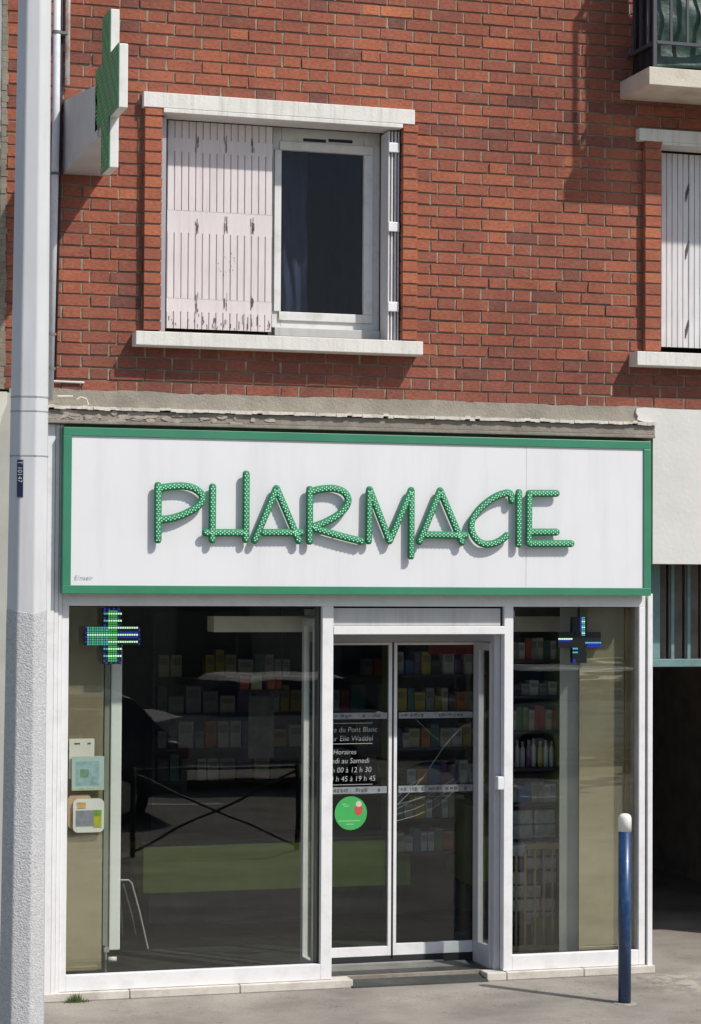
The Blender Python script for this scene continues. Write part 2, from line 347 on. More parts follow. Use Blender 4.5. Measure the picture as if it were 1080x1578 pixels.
# ------------------------------------------------------------------ building: brick wall
bld = thing('apartment_building', 'red brick apartment building over the pharmacy and the dark passage', 'building')
CH = .0747; ZB = 3.714; ST, HD, JT = .224, .123, .011
X0w, X1w = -.335, 9.0
RE = 5.46   # right edge of the second window surround
OPEN = [(ax(222, 300), ax(640, 300), 4.6 - .86, 5.275)]  # placeholder replaced below
wx0, wx1 = ax(220, 330), ax(640, 330)                 # outer edges of the projecting brick surround
wz0, wz1 = az(430, 517), az(430, 170)
rx0 = ax(989.4, 380); rz0, rz1 = az(1030, 543), az(1030, 212)
def brickwall(x0, x1, zc0, zc1, holes, yfront, jit=.0035):
    m = MB(); sl = MB()
    for k in range(zc0, zc1):
        z0 = ZB + k * CH + JT * .5; z1 = ZB + (k + 1) * CH - JT * .5
        x = (2.409 if k % 2 else 2.5825) - .347 * 14; n = 0
        while x < x1:
            w = ST if n % 2 == 0 else HD; n += 1
            segs = [(max(x, x0), min(x + w, x1))]
            for (hx0, hx1, hz0, hz1) in holes:
                if z1 > hz0 + .02 and z0 < hz1 - .02:
                    ns = []
                    for a, b in segs:
                        if b <= hx0 or a >= hx1: ns.append((a, b))
                        else:
                            if a < hx0: ns.append((a, hx0))
                            if b > hx1: ns.append((hx1, b))
                    segs = ns
            for a, b in segs:
                if b - a < .012: continue
                t = min(1, max(0, random.gauss(.53, .145))); 
                if random.random() < .02: t = rnd(.08, .2)
                if random.random() < .03: t = rnd(.8, .95)
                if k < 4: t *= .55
                if k == 23: t *= .4
                j = rnd(-jit, jit) * .5; d = yfront + rnd(-.0035, .0025)
                e = rnd(-.0012, .0012)
                i0 = len(m.v)
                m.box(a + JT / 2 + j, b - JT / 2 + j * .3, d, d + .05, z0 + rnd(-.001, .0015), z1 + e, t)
                for q in range(i0, len(m.v)):
                    v = m.v[q]; m.v[q] = (v[0] + rnd(-.0022, .0022), v[1] + rnd(-.0016, .0016), v[2] + rnd(-.0018, .0018))
                if rnd(0, 1) < .9: sl.box(b - JT / 2 - .003, b + JT / 2 + .003, .0022 + rnd(-.001, .0012), .01, z0 - .003, z1 - .001)
            x += w
    sl.build('upright_joints', MORTAR2, bld)
    return m
holes = [(wx0, wx1, wz0, wz1), (rx0, RE, rz0, rz1)]
bw = brickwall(X0w, X1w, 0, 46, holes, -.002)
bw.build('brickwork', BRICK, bld, bevel=.0015)
# mortar bed behind the bricks
mo = MB()
zt = ZB + 46 * CH
for (a, b, c, d) in ((X0w, wx0, ZB, zt), (wx0, wx1, ZB, wz0), (wx0, wx1, wz1, zt), (wx1, rx0, ZB, zt), (rx0, RE, ZB, rz0), (rx0, RE, rz1, zt), (RE, X1w, ZB, zt)):
    mo.box(a, b, .0062, .30, c, d)
mo.build('mortar_joints', MORTAR, bld)
# flush light perpends: thin slips of mortar between brick ends
# surrounds of the two windows
def surround(x0, x1, z0, z1):
    m = MB(); k = int(math.floor((z0 - ZB) / CH))
    while ZB + k * CH < z1:
        a = max(ZB + k * CH + JT / 2, z0); b = min(ZB + (k + 1) * CH - JT / 2, z1)
        if b - a > .015:
            m.box(x0 + rnd(0, .002), x1 - rnd(0, .003), -.052 + rnd(-.002, .002), .14, a, b, min(1, max(0, random.gauss(.72, .13))))
        k += 1
    return m
win = bpy.data.objects.new('window', None); col.objects.link(win); win.parent = bld
ix0, ix1 = ax(247, 330), ax(617, 330)
s1 = surround(wx0, ix0, wz0, az(235, 166, -.05)); s1.build('brick_reveal', BRICK, win, bevel=.002)
s2 = surround(ix1, wx1, wz0, az(628, 192, -.05)); s2.build('brick_reveal', BRICK, win, bevel=.002)
mm = MB(); mm.box(wx0 + .004, ix0 - .006, -.043, .15, wz0, wz1 - .05); mm.build('reveal_mortar', MORTAR, win); mm = MB(); mm.box(ix1 + .006, wx1 - .004, -.043, .15, wz0, wz1 - .05)
mm.build('reveal_mortar', MORTAR, win)
# lintel
Yl = -.06
lx0, lx1 = ax(221.5, 155, Yl), ax(639.5, 185, Yl); lz1 = az(221, 140.5, Yl); lzb = az(245, 172.5, Yl); lze = az(235, 165, Yl)
m = MB(); m.box(ix0 + .004, ix1 - .004, Yl, .14, lzb, lze); m.box(lx0, lx1, Yl, .14, lze, lz1)
m.build('lintel', CONC, win, bevel=.004)
# sill
Ys = -.135
m = MB(); sx0, sx1 = ax(209.5, 520, Ys), ax(652, 535, Ys); sz1 = az(209.5, 509.5, Ys) ; sz0 = az(209.5, 531.0, Ys)
m.box(sx0, sx1, Ys, .16, sz0, sz1); m.build('sill', CONC, win, bevel=.004)
# dark room behind window
def room(x0, x1, y0, y1, z0, z1, name, m_, parent):
    r = MB(); t = .05
    r.box(x0 - t, x0, y0, y1, z0 - t, z1 + t); r.box(x1, x1 + t, y0, y1, z0 - t, z1 + t); r.box(x0, x1, y1, y1 + t, z0 - t, z1 + t)
    r.box(x0, x1, y0, y1, z0 - t, z0); r.box(x0, x1, y0, y1, z1, z1 + t); return r.build(name, m_, parent)
room(ix0 - .02, ix1 + .02, .31, 1.8, sz1, lz1, 'room', INT, win)
# left metal jamb and closed folding shutter
Yp = .135
m = MB(); m.box(ix0 + .001, ix0 + .042, Yp - .10, Yp + .12, sz1 + .002, lzb - .01); m.build('shutter_jamb', ALU, win)
def shutter(x0, x1, z0, z1, Y, n, m_, parent, bands=(), name='shutter'):
    s = MB(); w = (x1 - x0) / n
    zs = [z0] + [v for b in bands for v in b] + [z1]
    for i in range(0, len(zs) - 1):
        a, b = zs[i], zs[i + 1]
        if i % 2 == 0:
            for k in range(n):
                s.hull8([(x0 + k * w + .0035, Y, a), (x0 + (k + 1) * w - .0035, Y, a), (x0 + (k + 1) * w, Y + .012, a), (x0 + k * w, Y + .012, a),
                         (x0 + k * w + .0035, Y, b), (x0 + (k + 1) * w - .0035, Y, b), (x0 + (k + 1) * w, Y + .012, b), (x0 + k * w, Y + .012, b)])
        else: s.box(x0 + .001, x1 - .001, Y + .0015, Y + .012, a, b)
    s.box(x0, x1, Y + .0125, Y + .02, z0, z1)
    return s.build(name, m_, parent)
shx0, shx1 = ax(257.5, 350, Yp), ax(419.5, 350, Yp); shz0, shz1 = az(300, 507, Yp), az(300, 188, Yp)
bz = [(az(330, 482, Yp), az(330, 462, Yp)), (az(330, 361, Yp), az(330, 327, Yp)), (az(330, 237, Yp), az(330, 216, Yp))]
sh = shutter(shx0, shx1, shz0, shz1, Yp, 15, SHUT, win, bz, 'shutter_panel')
m = MB()
for (px, py, h) in ((303, 345, 22), (348, 347, 20), (389, 347, 20), (303, 468, 26), (347, 467, 22), (389, 467, 16), (303, 221, 20), (348, 224, 18), (389, 226, 14)):
    for q in range(9):
        x = ax(px + rnd(-2.6, 2.6), py, Yp); z = az(px, py + rnd(-h, h) * .5, Yp); l = rnd(.008, .03); w = rnd(.0015, .005)
        m.box(x - w / 2, x + w / 2, Yp - .0015 - rnd(0, .0006), Yp + .003, z - l, z + l)
for q in range(46):
    px = rnd(259, 417); x = ax(px, 500, Yp); l = rnd(.006, .035) * (1.8 if 360 < px < 400 else 1); w = rnd(.002, .006)
    z = shz0 + rnd(0, .05) * (2 if 290 < px < 310 else 1); m.box(x - w / 2, x + w / 2, Yp - .0016 - rnd(0, .0006), Yp + .003, z, z + l)
for q in range(14):
    x = ax(rnd(335, 362), 400, Yp); z = az(350, rnd(385, 425), Yp); m.box(x, x + rnd(.003, .01), Yp - .0014, Yp + .003, z, z + rnd(.002, .006))
m.build('rust_marks', RUST, sh)
# window frame and pane
Yf = .20
fx0, fx1 = ax(419, 350, Yf), ax(585, 350, Yf); fz1 = az(430, 196, Yf); fz0 = az(430, 505, Yf)
gx0, gx1 = ax(432.5, 350, Yf), ax(560, 350, Yf); gz1, gz0 = az(495, 235, Yf), az(495, 483, Yf)
m = MB()
m.box(fx0, gx0, Yf, Yf + .06, fz0, fz1); m.box(gx1, fx1, Yf, Yf + .06, fz0, fz1); m.box(gx0, gx1, Yf, Yf + .06, gz1, fz1); m.box(gx0, gx1, Yf, Yf + .06, fz0, gz0)
fr = m.build('frame', PVC, win, bevel=.004)
m = MB(); e = .018
m.box(gx0 - .012, fx1 - .05, Yf - .014, Yf - .001, gz1 + .0, gz1 + .055); m.box(gx0 - .012, fx1 - .05, Yf - .014, Yf - .001, gz0 - .055, gz0)
m.box(gx1, fx1 - .05, Yf - .014, Yf - .001, gz0 + .001, gz1 - .001); m.box(fx0 + .012, gx0 , Yf - .013, Yf - .001, gz0 + .001, gz1 - .001); m.build('sash', PVC, fr, bevel=.003)
m = MB(); m.box(gx0 + .001, gx1 - .001, Yf + .02, Yf + .026, gz0 + .001, gz1 - .001); m.build('pane', WING, win)
o = cloth((gx0 - .02, .42, 0), (gx0 + .26, .50, 0), sz1 + .05, lzb, 60, 20, .03, (0, 1, 0)).build('curtain', mat('curtain_grey', (.30, .30, .31), .9), win, smooth=True)
m = MB(); m.box(ax(467, 216, Yf), ax(502, 217, Yf), Yf - .004, Yf + .01, az(485, 219, Yf), az(485, 214.5, Yf)); m.build('vent_slot', DARK, win); m = MB(); m.box(ax(506, 216, Yf), ax(543, 217, Yf), Yf - .004, Yf + .01, az(525, 220, Yf), az(525, 215.5, Yf)); m.build('vent_slot', DARK, win)
m = MB(); m.box(fx0 + .01, fx1 - .01, Yf - .05, Yf + .02, sz1 + .002, fz0 - .002); m.build('lower_rail', GREY_PANEL, win, bevel=.003)
# folded shutters against the right jamb, with their hinges
pk = bpy.data.objects.new('folded_shutter', None); col.objects.link(pk); pk.parent = win
ex = ax(598, 350, .0)
m = MB(); zs0, zs1 = sz1 + .012, lzb - .012
for i, x in enumerate((ex, ex + .022, ex + .044, ex + .064)):
    m.box(x, x + .010, .0 + .004 * (i % 2), .165, zs0, zs1)
m.build('leaf', SHUT2, pk, bevel=.001)
m = MB()
for py in (228, 350, 473):
    z = az(605, py, 0); m = MB(); m.box(ex - .003, ex + .070, -.018, .002, z - .031, z + .031); m.build('hinge', mat('hinge_white', (.8, .8, .8), .4), pk, bevel=.004)
# right-hand window
win2 = bpy.data.objects.new('window', None); col.objects.link(win2); win2.parent = bld
jx = ax(1014, 400); 
surround(rx0, jx, rz0, az(1000, 215, -.05)).build('brick_reveal', BRICK, win2, bevel=.002)
surround(RE - .12, RE, rz0, az(1000, 215, -.05)).build('brick_reveal', BRICK, win2, bevel=.002)
m = MB(); m.box(RE - .115, RE - .004, -.043, .15, rz0, rz1 - .05); m.build('reveal_mortar', MORTAR, win2)
m = MB(); m.box(rx0 + .004, jx - .005, -.043, .15, rz0, rz1 - .05); m.build('reveal_mortar', MORTAR, win2)
m = MB(); a = az(985, 197, Yl); b = az(1000, 217, Yl); c = az(1012, 222, Yl)
m.box(jx + .003, RE - .125, Yl, .14, c, b); m.box(ax(985, 205, Yl), RE + .01, Yl, .14, b, a); m.build('lintel', CONC, win2, bevel=.004)
m = MB(); rsz1 = az(982, 541, Ys); m.box(ax(982, 550, Ys), RE + .05, Ys, .16, az(982, 562.5, Ys), rsz1); m.build('sill', CONC, win2, bevel=.004)
x = ax(1018.5, 400, Yp); zz0, zz1 = az(1040, 535, Yp), az(1040, 237, Yp)
pw = .2
for i in range(6):
    sp = shutter(x + i * (pw + .006), x + i * (pw + .006) + pw, zz0, zz1, Yp + (.004 if i % 2 else 0), 5, SHUT2, win2, (), 'shutter_panel')
m = MB(); 
for py in (290, 378, 500):
    z = az(1056, py, Yp); xx = x + pw + .003
    for k in range(5): m.box(xx - .006 - k * .005, xx - k * .005, Yp - .0045, Yp - .0005, z - .02 - k * .018, z + .03 - k * .015)
m.build('hinge_stain', RUST, win2)
room(jx, RE - .1, .31, 1.5, rsz1, az(985, 200), 'room', INT, win2)
# balcony
bal = bpy.data.objects.new('balcony', None); col.objects.link(bal); bal.parent = bld
PB = -.47
bx0 = ax(955, 140); bzl = az(955, 153.4); bzh = az(955, 126.5)
m = MB(); m.box(bx0, 6.2, PB, .0, bzl, bzh); m.build('slab', CONC2, bal, bevel=.005)
rl = bpy.data.objects.new('railing', None); col.objects.link(rl); rl.parent = bal
px0 = ax(1008.5, 80, PB + .035)
m = MB(); zlow = az(1050, 68, PB + .03)
m.box(px0 - .012, px0 + .012, PB + .025, PB + .045, bzh - .002, bzh + 1.05); m.build('post', GRAIL, rl)
k = 0; x = px0
while x < 6.1:
    x += .115; m = MB(); m.box(x - .008, x + .008, PB + .027, PB + .043, zlow + .01, bzh + 1.0); m.build('bar', GRAIL, rl)
m = MB(); m.box(px0 + .012, 6.2, PB + .022, PB + .048, zlow - .01, zlow + .01); m.box(px0 + .012, 6.2, PB + .02, PB + .05, bzh + 1.0, bzh + 1.04)
m.box(px0 - .012, px0 + .012, PB + .045, -.01, zlow - .01, zlow + .01); m.box(px0 - .012, px0 + .012, PB + .045, -.01, bzh + 1.0, bzh + 1.04); m.build('rail', GRAIL, rl)
for i, y in enumerate((-.33, -.22, -.11)):
    m = MB(); m.box(px0 - .008, px0 + .008, y - .008, y + .008, zlow + .01, bzh + 1.0); m.build('bar', GRAIL, rl)
# rippled tarp hung behind the railing
tp = thing('tarpaulin', 'dark green rippled tarpaulin hung behind the balcony bars', 'tarp')
o = cloth((px0 + .03, PB + .085, 0), (6.1, PB + .085, 0), bzh + .01, bzh + 1.0, 90, 40, .022, (0, 1, 0)).build('front_sheet', TARP, tp, smooth=True)
mo_ = o.modifiers.new('s', 'SOLIDIFY'); mo_.thickness = .004
o = cloth((px0 + .028, PB + .10, 0), (px0 + .028, -.03, 0), bzh + .01, bzh + 1.0, 20, 40, .012, (1, 0, 0), 2.).build('side_sheet', TARPB, tp, smooth=True)
mo_ = o.modifiers.new('s', 'SOLIDIFY'); mo_.thickness = .004
# render band with an uneven lower edge, ledge and beam over the shop
m = MB(); xs = [X0w + .05 + (ax(1003, 640) - X0w - .05) * i / 90 for i in range(91)]
top = [ZB + .008 + .006 * math.sin(i * .31) * math.sin(i * .17 + 1) + rnd(-.004, .004) for i in range(91)]
zl = 3.17
for i in range(90):
    m.quad((xs[i], -.006, zl), (xs[i + 1], -.006, zl), (xs[i + 1], -.006, top[i + 1]), (xs[i], -.006, top[i]))
    m.quad((xs[i], -.006, top[i]), (xs[i + 1], -.006, top[i + 1]), (xs[i + 1], .01, top[i + 1]), (xs[i], .01, top[i]))
m.box(xs[0], xs[-1], .0, .3, 2.62, ZB)
m.build('render_band', RENDER, bld)
led1 = az(500, 634, -.10)
cxl, cxr = -.16, ax(1012, 665, -.09)
m = MB(); N = 120
zt_ = az(540, 637.5, -.10)
for i in range(N):
    a, b = cxl + (cxr - cxl) * i / N, cxl + (cxr - cxl) * (i + 1) / N
    y = -.094 + rnd(-.002, .003); z = zt_ + rnd(-.0018, .0018) + (.006 if rnd(0, 1) < .08 else 0)
    m.box(a, b, y, .0, z - .019 + rnd(-.003, .003), z)
m.build('ledge', LEDGE, bld)
zb0 = zt_ - .105
m = MB(); m.box(cxl, cxr - .004, -.072, .0, zb0 + .022, zt_ - .021); m.box(cxl, cxr - .006, -.082, .0, zb0, zb0 + .0215); m.build('beam', BEAM, bld, bevel=.004)
m = MB()
for q in range(60):
    x = cxl + .1 + abs(random.gauss(.35, .45)); z = rnd(zb0 + .02, zt_ - .03); 
    if x > cxr - .1: continue
    w, h = rnd(.01, .05), rnd(.006, .02); 
    p = [(x + w * math.cos(t) * rnd(.6, 1.1), z + h * math.sin(t) * rnd(.6, 1.1)) for t in [i * .785 for i in range(8)]]
    m.prism(p, 'y', -.0755 - rnd(0, .003), -.06)
m.build('flaking_paint', mat('flaked_paint', (.38, .33, .28), .85, var=.25, scale=20), bld)
m = MB()
m.tube([(ax(88, 611, -.05), -.05, az(88, 611, -.05)), (ax(112, 610, -.05), -.05, az(112, 611, -.05))], .007)
m.tube([(ax(118, 616, -.05), -.05, az(118, 616, -.05)), (ax(124, 611, -.05), -.05, az(124, 612, -.05)), (ax(133, 614, -.05), -.05, az(133, 615, -.05)), (ax(136, 624, -.05), -.05, az(136, 624, -.05))], .006)
m.build('cable_end', LEDGE, bld)
m = MB(); z = az(95, 588.5, -.02); m.tube([(X0w + .1, -.018, z + .005), (ax(130, 590, -.02), -.016, z)], .007); m.build('cable', mat('cable_white', (.6, .58, .54), .6), bld)
# cracked pale plaster over the passage
px = ax(1004.8, 800); zp0 = az(1040, 869, -.02)
m = MB(); e = [(px, zp0)]; 
pts = [(ax(1003.5, 869), zp0), (9.0, zp0), (9.0, ZB + .005), (ax(1030, 631), ZB - .002), (ax(1010, 631.5), ZB + .002), (ax(992, 630), ZB + .004), (ax(979, 632), ZB - .004), (ax(978, 638), ZB - .03), (ax(981, 644), ZB - .055), (ax(980, 649), ZB - .078), (ax(988, 653), ZB - .09), (px - .005, ZB - .10)]
m.prism(pts, 'y', -.022, .30); m.build('plaster_band', PLASTER, bld)
# passage: side walls, ceiling, back wall with pilasters
m = MB(); m.box(px - .10, px - .004, .02, 9.0, -.1, 2.9); m.box(6.3, 6.5, .3, 9.0, -.1, 2.9); m.box(px, 6.3, 9.0, 9.2, -.1, 2.9); m.box(px - .1, 6.5, .31, 9.2, 2.9, 3.0)
m.box(6.2, 6.4, .0, 9, -.1, zp0 - .001); m.build('passage_wall', PASSW, bld); m = MB(); m.box(6.401, 9.0, -.02, .3, -.1, zp0 - .001); m.build('pier_wall', PLASTER, bld); m = MB(); m.box(6.2, 6.4, 9.0, 9.1, 0, 1)
m.build('passage_wall', PASSW, bld)
for (a, b, c) in ((1043, 1047, .10), (1055, 1066, .2), (1070, 1090, .1)):
    Yq = 9.0 - c; zz = .02
    m = MB(); m.box(ax(a, 1200, Yq), ax(b, 1200, Yq), Yq, 8.99, .0, 2.88); m.build('pilaster', mat('pilaster_grey', (.75, .68, .62), .8), bld)
# solid wall behind the shop sign, upper storey mass, party wall
# neighbour on the left
nb = thing('neighbour_building', 'grey rendered neighbour wall at the left edge behind the lamp pole', 'building')
m = MB(); zc = az(5, 605)
xl = ax(14.5, 200); m.box(-8, X0w - .012, -.02, .3, zc, 7.6); m.build('upper_wall', mat('grey_smooth_render', (.36, .37, .37), .9, var=.06, bump=.2), nb)
m = MB(); m.box(-8, X(59.5) - .004, -.04, .3, 0, zc - .002); m.build('lower_wall', mat('beige_grey_wall', (.40, .40, .36), .9, var=.08), nb)
m = MB(); a, b, c, d = ax(-6, 604, -.06), ax(10.5, 604, -.06), az(8, 604, -.06), az(5, 665, -.06)
m.prism([(a, c), (b, c), (b, (c + d) / 2 + .05), (b - .03, (c + d) / 2 - .03), (b - .05, d), (a, d - .05)], 'y', -.08, -.038); m.build('awning_edge', mat('cream_paint', (.62, .61, .52), .6), nb)
m = MB(); 
for q in range(110):
    z = ZB + q * .035; m.box(X0w - .016, X0w + .012 + rnd(0, .014), -.026 + rnd(-.003, .003), .02, z, z + .034)
m.build('ragged_render_edge', MORTAR, nb)

# ------------------------------------------------------------------ shopfront
shop = thing('shopfront', 'white framed pharmacy shopfront with two large windows and a recessed glass door', 'shopfront')
Yg = .05
X = lambda px_, Y=0.: ax(px_, 1200, Y)
zTop = az(540, 924); zG1 = az(540, 934.3); 
zSt1 = az(540, 1509.5, -.03); zB0 = zSt1 + .002; zG0 = az(300, 1494.5)
xa, xb, xc, xd = X(93.5), X(104), X(495.5), X(512.5)
xe, xf, xg, xh = X(776.5), X(790.2), X(984.5), X(994)
m = MB()
m.box(xa, xh, .0, .07, zG1, zTop + .08)                      # head
m.box(xa, xb, .0, .07, zB0, zG1); m.box(xc, xd, .0, .07, zB0, zG1); m.box(xe, xf, .0, .07, zB0, zG1); m.box(xg, xh, .0, .07, zB0, zG1)
m.box(xb, xc, .0, .07, zB0, zG0); m.box(xf, xg, .0, .07, zB0, zG0)
fr = m.build('frame', WHITE, shop, bevel=.003)
zt1, zt0 = az(640, 965), az(640, 977.5)
m = MB(); m.box(xd, xe, -.004, .075, zt0, zt1); m.build('transom_bar', WHITE, shop, bevel=.003)
m = MB(); m.box(xd + .004, xe - .022, .02, .045, zt1 + .003, az(640, 937.5)); m.build('transom_panel', GREY_PANEL, shop)
m = MB(); m.box(xd, xe, .047, .05, zt1, zG1); m.build('transom_backing', DARK, shop)
m = MB(); m.box(-.2, px - .11, .012, .3, zTop + .081, 2.615); m.build('shop_header', RENDER, bld)
# mitre lines / shadow gaps in the left cladding
m = MB(); x0 = X(66); m.box(X(60), X(79.5), -.03, .3, .035, zb0 - .004); m.box(X(80.3), X(86.5), -.022, .3, .035, zb0 - .004); m.box(X(87.3), X(92.8), -.012, .3, .035, zb0 - .004); m.box(X(58), X(93), .0, .3, .035, zb0 - .005)
m.build('left_cladding', WHITE, shop, bevel=.002)
m = MB(); m.box(X(994.6), X(996.8), .02, .3, zB0, zTop); m.box(X(997), px - .0, -.012, .3, zB0 - .004, zTop + .045); m.build('right_cladding', WHITE, shop, bevel=.002)
m = MB(); m.box(xb, xc, Yg, Yg + .008, zG0, zG1); wg1 = m.build('window_pane', GLASS, shop)
m = MB(); m.box(xf, xg, Yg, Yg + .008, zG0, zG1); wg2 = m.build('window_pane', GLASS, shop)
m = MB()
for (a, b) in ((xb, xc), (xf, xg)):
    t = .006
    m.box(a, a + t, Yg - .008, Yg - .0005, zG0, zG1); m.box(b - t, b, Yg - .008, Yg - .0005, zG0, zG1); m.box(a + t, b - t, Yg - .008, Yg - .0005, zG0, zG0 + t); m.box(a + t, b - t, Yg - .008, Yg - .0005, zG1 - t, zG1)
    m.build('window_gasket', DARK, shop); m = MB()
# stone sill under the windows, in two lengths with joints
m = MB(); Yt = -.035; jb = .0025
xs_ = [ax(62, 1530, Yt), ax(200, 1530, Yt), ax(370, 1520, Yt), ax(544.5, 1515, Yt)]
for a, b in zip(xs_, xs_[1:]): m.box(a + jb, b - jb, Yt, .10, .0, zSt1)
m.build('stone_sill', STONE, shop, bevel=.005); m = MB()
xs_ = [ax(750, 1505, Yt), ax(781, 1505, Yt), ax(900, 1500, Yt), ax(1010, 1495, Yt)]
for a, b in zip(xs_, xs_[1:]): m.box(a + jb, b - jb, Yt, .10, .0, zSt1)
m.build('stone_sill', STONE, shop, bevel=.005)
m = MB(); m.box(X(60), px, .10, .14, -.05, zSt1 - .003); m.build('plinth', BEAM, shop)
# threshold
dx0, dx1 = xd - .02, X(752, -.03)
m = MB(); m.hull8([(dx0 + .15, -.05, -.01), (dx1, -.05, -.01), (dx1, .16, -.01), (dx0, .16, -.01), (dx0 + .15, -.05, .012), (dx1, -.05, .012), (dx1, .16, .035), (dx0, .16, .035)])
m.build('front_step', SLATE, shop)
m = MB(); m.box(dx0 + .09, dx1 - .05, .162, .185, -.01, .045); m.build('nosing_strip', METAL, shop); m = MB(); m.box(dx0, dx1 - .15, .40, .425, -.01, .072); m.build('nosing_strip', METAL, shop)
m = MB(); m.hull8([(dx0, .187, -.01), (dx1, .187, -.01), (dx1, .40, -.01), (dx0, .40, -.01), (dx0, .187, .042), (dx1, .187, .042), (dx1, .40, .066), (dx0, .40, .066)]); m.build('upper_step', RAMP, shop)
Yd = .45
m = MB(); yy = Yd + .01
m.prism([(X(752), -.03), (X(775), -.03), (X(775), .5), (X(737, .5), .5), (X(704, .47), .47)], 'z', -.01, zSt1 - .004); m.build('side_kerb', SLATE, shop, bevel=.003)
m = MB(); m.prism([(xd - .1, -.02), (xd + .05, .0), (xd + .03, .12), (xd - .1, .5)], 'z', -.01, zSt1 - .006); m.build('side_kerb', SLATE, shop, bevel=.003)
# door head and sliding leaves
zd1, zd0 = az(640, 989, Yd), az(560, 1474, Yd)
m = MB(); m.box(xd - .04, xe + .1, Yd - .03, Yd + .10, zd1, zd1 + .16); m.build('door_track', ALU, shop, bevel=.003)
m = MB(); m.box(xd - .04, xe + .1, .078, Yd + .1, zt1 + .06, zt1 + .10); m.build('porch_ceiling', LAV, shop)
FROSTT = mat('white_lettering', (.48, .50, .51), .6)
def leaf(x0, x1, Y, sl, sr, rail, name='sliding_door'):
    r = bpy.data.objects.new(name, None); col.objects.link(r); r.parent = shop
    m = MB(); m.box(x0, x0 + sl, Y, Y + .03, zd0, zd1 - .004); m.box(x1 - sr, x1, Y, Y + .03, zd0, zd1 - .004)
    m.box(x0 + sl, x1 - sr, Y, Y + .03, zd0, zd0 + rail); m.box(x0 + sl, x1 - sr, Y, Y + .03, zd1 - .02, zd1 - .004); m.build('leaf_frame', WHITE, r, bevel=.002)
    m = MB(); m.box(x0 + sl, x1 - sr, Y + .012, Y + .019, zd0 + rail, zd1 - .02); m.build('leaf_pane', DOORG, r)
    for (ya, yb) in ((1098, 1107.5), (1211.5, 1222)):
        m = MB(); za, zb = az(600, ya, Y), az(600, yb, Y); m.box(x0 + sl + .015, x1 - sr - .008, Y + .0095, Y + .0115, za, zb); s = m.build('frosted_strip', FROST, r)
        m = MB(); x = x0 + sl + .03
        while x < x1 - sr - .03:
            w = rnd(.006, .025); 
            if rnd(0, 1) < .7: m.box(x, x + w, Y + .0085, Y + .0094, zb + rnd(.008, .016), za - rnd(.008, .016))
            x += w + rnd(.003, .01)
        m.build('strip_motif', mat('strip_motif_grey', (.10, .11, .11), .6), s)
    return r
L1 = leaf(ax(487, 1200, Yd), ax(603.5, 1200, Yd), Yd, .03, .022, az(560, 1459.5, Yd) - zd0)
L2 = leaf(ax(606.5, 1200, Yd + .0), ax(744, 1200, Yd), Yd, .022, .06, az(660, 1452, Yd) - zd0 - .0)
m = MB(); xx = ax(605, 1200, Yd); m.box(xx - .006, xx + .006, Yd + .002, Yd + .028, zd0 - .02, zd1 - .004); m.box(xd - .06, ax(744, 1200, Yd), Yd + .002, Yd + .05, .05, zd0 - .001); m.build('door_seal', DARK, shop)
# lettering on the left leaf
Yx = Yd + .0095
def ln(s, px_, py, size, sx=1.): text(s, size * .9, 'door_lettering', FROSTT, L1, (ax(px_, py, Yx), Yx, az(px_, py, Yx)), align='RIGHT', shear=.12, sx=sx)
for s_, px_, py, sz in (('rue du Pont Blanc', 581, 1127.5, .055), ('docteur Elie Waddel', 574.5, 1141, .055), ('Horaires', 549, 1162, .052),
                        ('Lundi au Samedi', 569, 1175.5, .055), ('9 h 00 à 12 h 30', 572, 1189.5, .055), ('14 h 45 à 19 h 45', 578.5, 1203, .055)):
    ln(s_, px_, py, sz, .95)
for py in (1114.5, 1146, 1209):
    m = MB(); z = az(540, py, Yx); m.box(ax(500, py, Yx), ax(574, py, Yx), Yx - .0005, Yx + .0005, z - .002, z + .002); m.build('door_rule', mat('grey_lettering', (.33, .34, .34), .6), L1)
# round green sticker
c = at(540.5, 1253, Yx); m = MB(); m.disc(c, .110, th=.0015, seg=40); stk = m.build('round_sticker', mat('sticker_green', (.05, .40, .10), .5, var=.05), L1)
m = MB(); c2 = at(552.5, 1244, Yx); m.disc((c2.x, Yx - .0012, c2.z + .022), .020, th=.0012, seg=16); m.build('sticker_spot', mat('sticker_pale', (.62, .52, .46), .6), stk)
m = MB(); m.prism([(c2.x - .032, c2.z + .006), (c2.x + .030, c2.z + .006), (c2.x + .024, c2.z - .040), (c2.x, c2.z - .052), (c2.x - .024, c2.z - .038)], 'y', Yx - .0018, Yx - .0008); m.build('sticker_spot', mat('sticker_red', (.50, .07, .06), .6), stk)
m = MB()
for (a, b, py) in ((527, 533, 1240), (529, 538, 1243), (522, 555, 1266), (533, 545, 1271)): m.box(ax(a, py, Yx), ax(b, py, Yx), Yx - .0014, Yx - .0008, az(a, py, Yx), az(a, py, Yx) + .006)
m.build('sticker_text', mat('sticker_light', (.25, .55, .27), .6), stk)
# cracked glass of the right leaf
m = MB()
def crk(pts, r=.0013):
    r *= .7
    m.tube([(ax(a, b, Yd + .011), Yd + .0105, az(a, b, Yd + .011)) for a, b in pts], r, 5)
crk([(731, 1112), (712, 1120), (700, 1132), (684, 1150), (668, 1174), (650, 1200), (630, 1222), (612, 1240)], .0019)
crk([(640, 1108), (655, 1122), (668, 1134), (684, 1146)])
crk([(611, 1265), (640, 1257), (668, 1245), (690, 1228), (722, 1196)], .0018)
crk([(611, 1255), (640, 1246), (665, 1234), (690, 1218), (718, 1190)], .0013)
crk([(611, 1247), (630, 1236), (660, 1225), (700, 1200)]); crk([(612, 1228), (632, 1210), (652, 1198)], .0012); crk([(612, 1240), (650, 1228), (690, 1226)], .001)
m.build('glass_crack', mat('crack_glint', (.36, .39, .39), .4), L2)
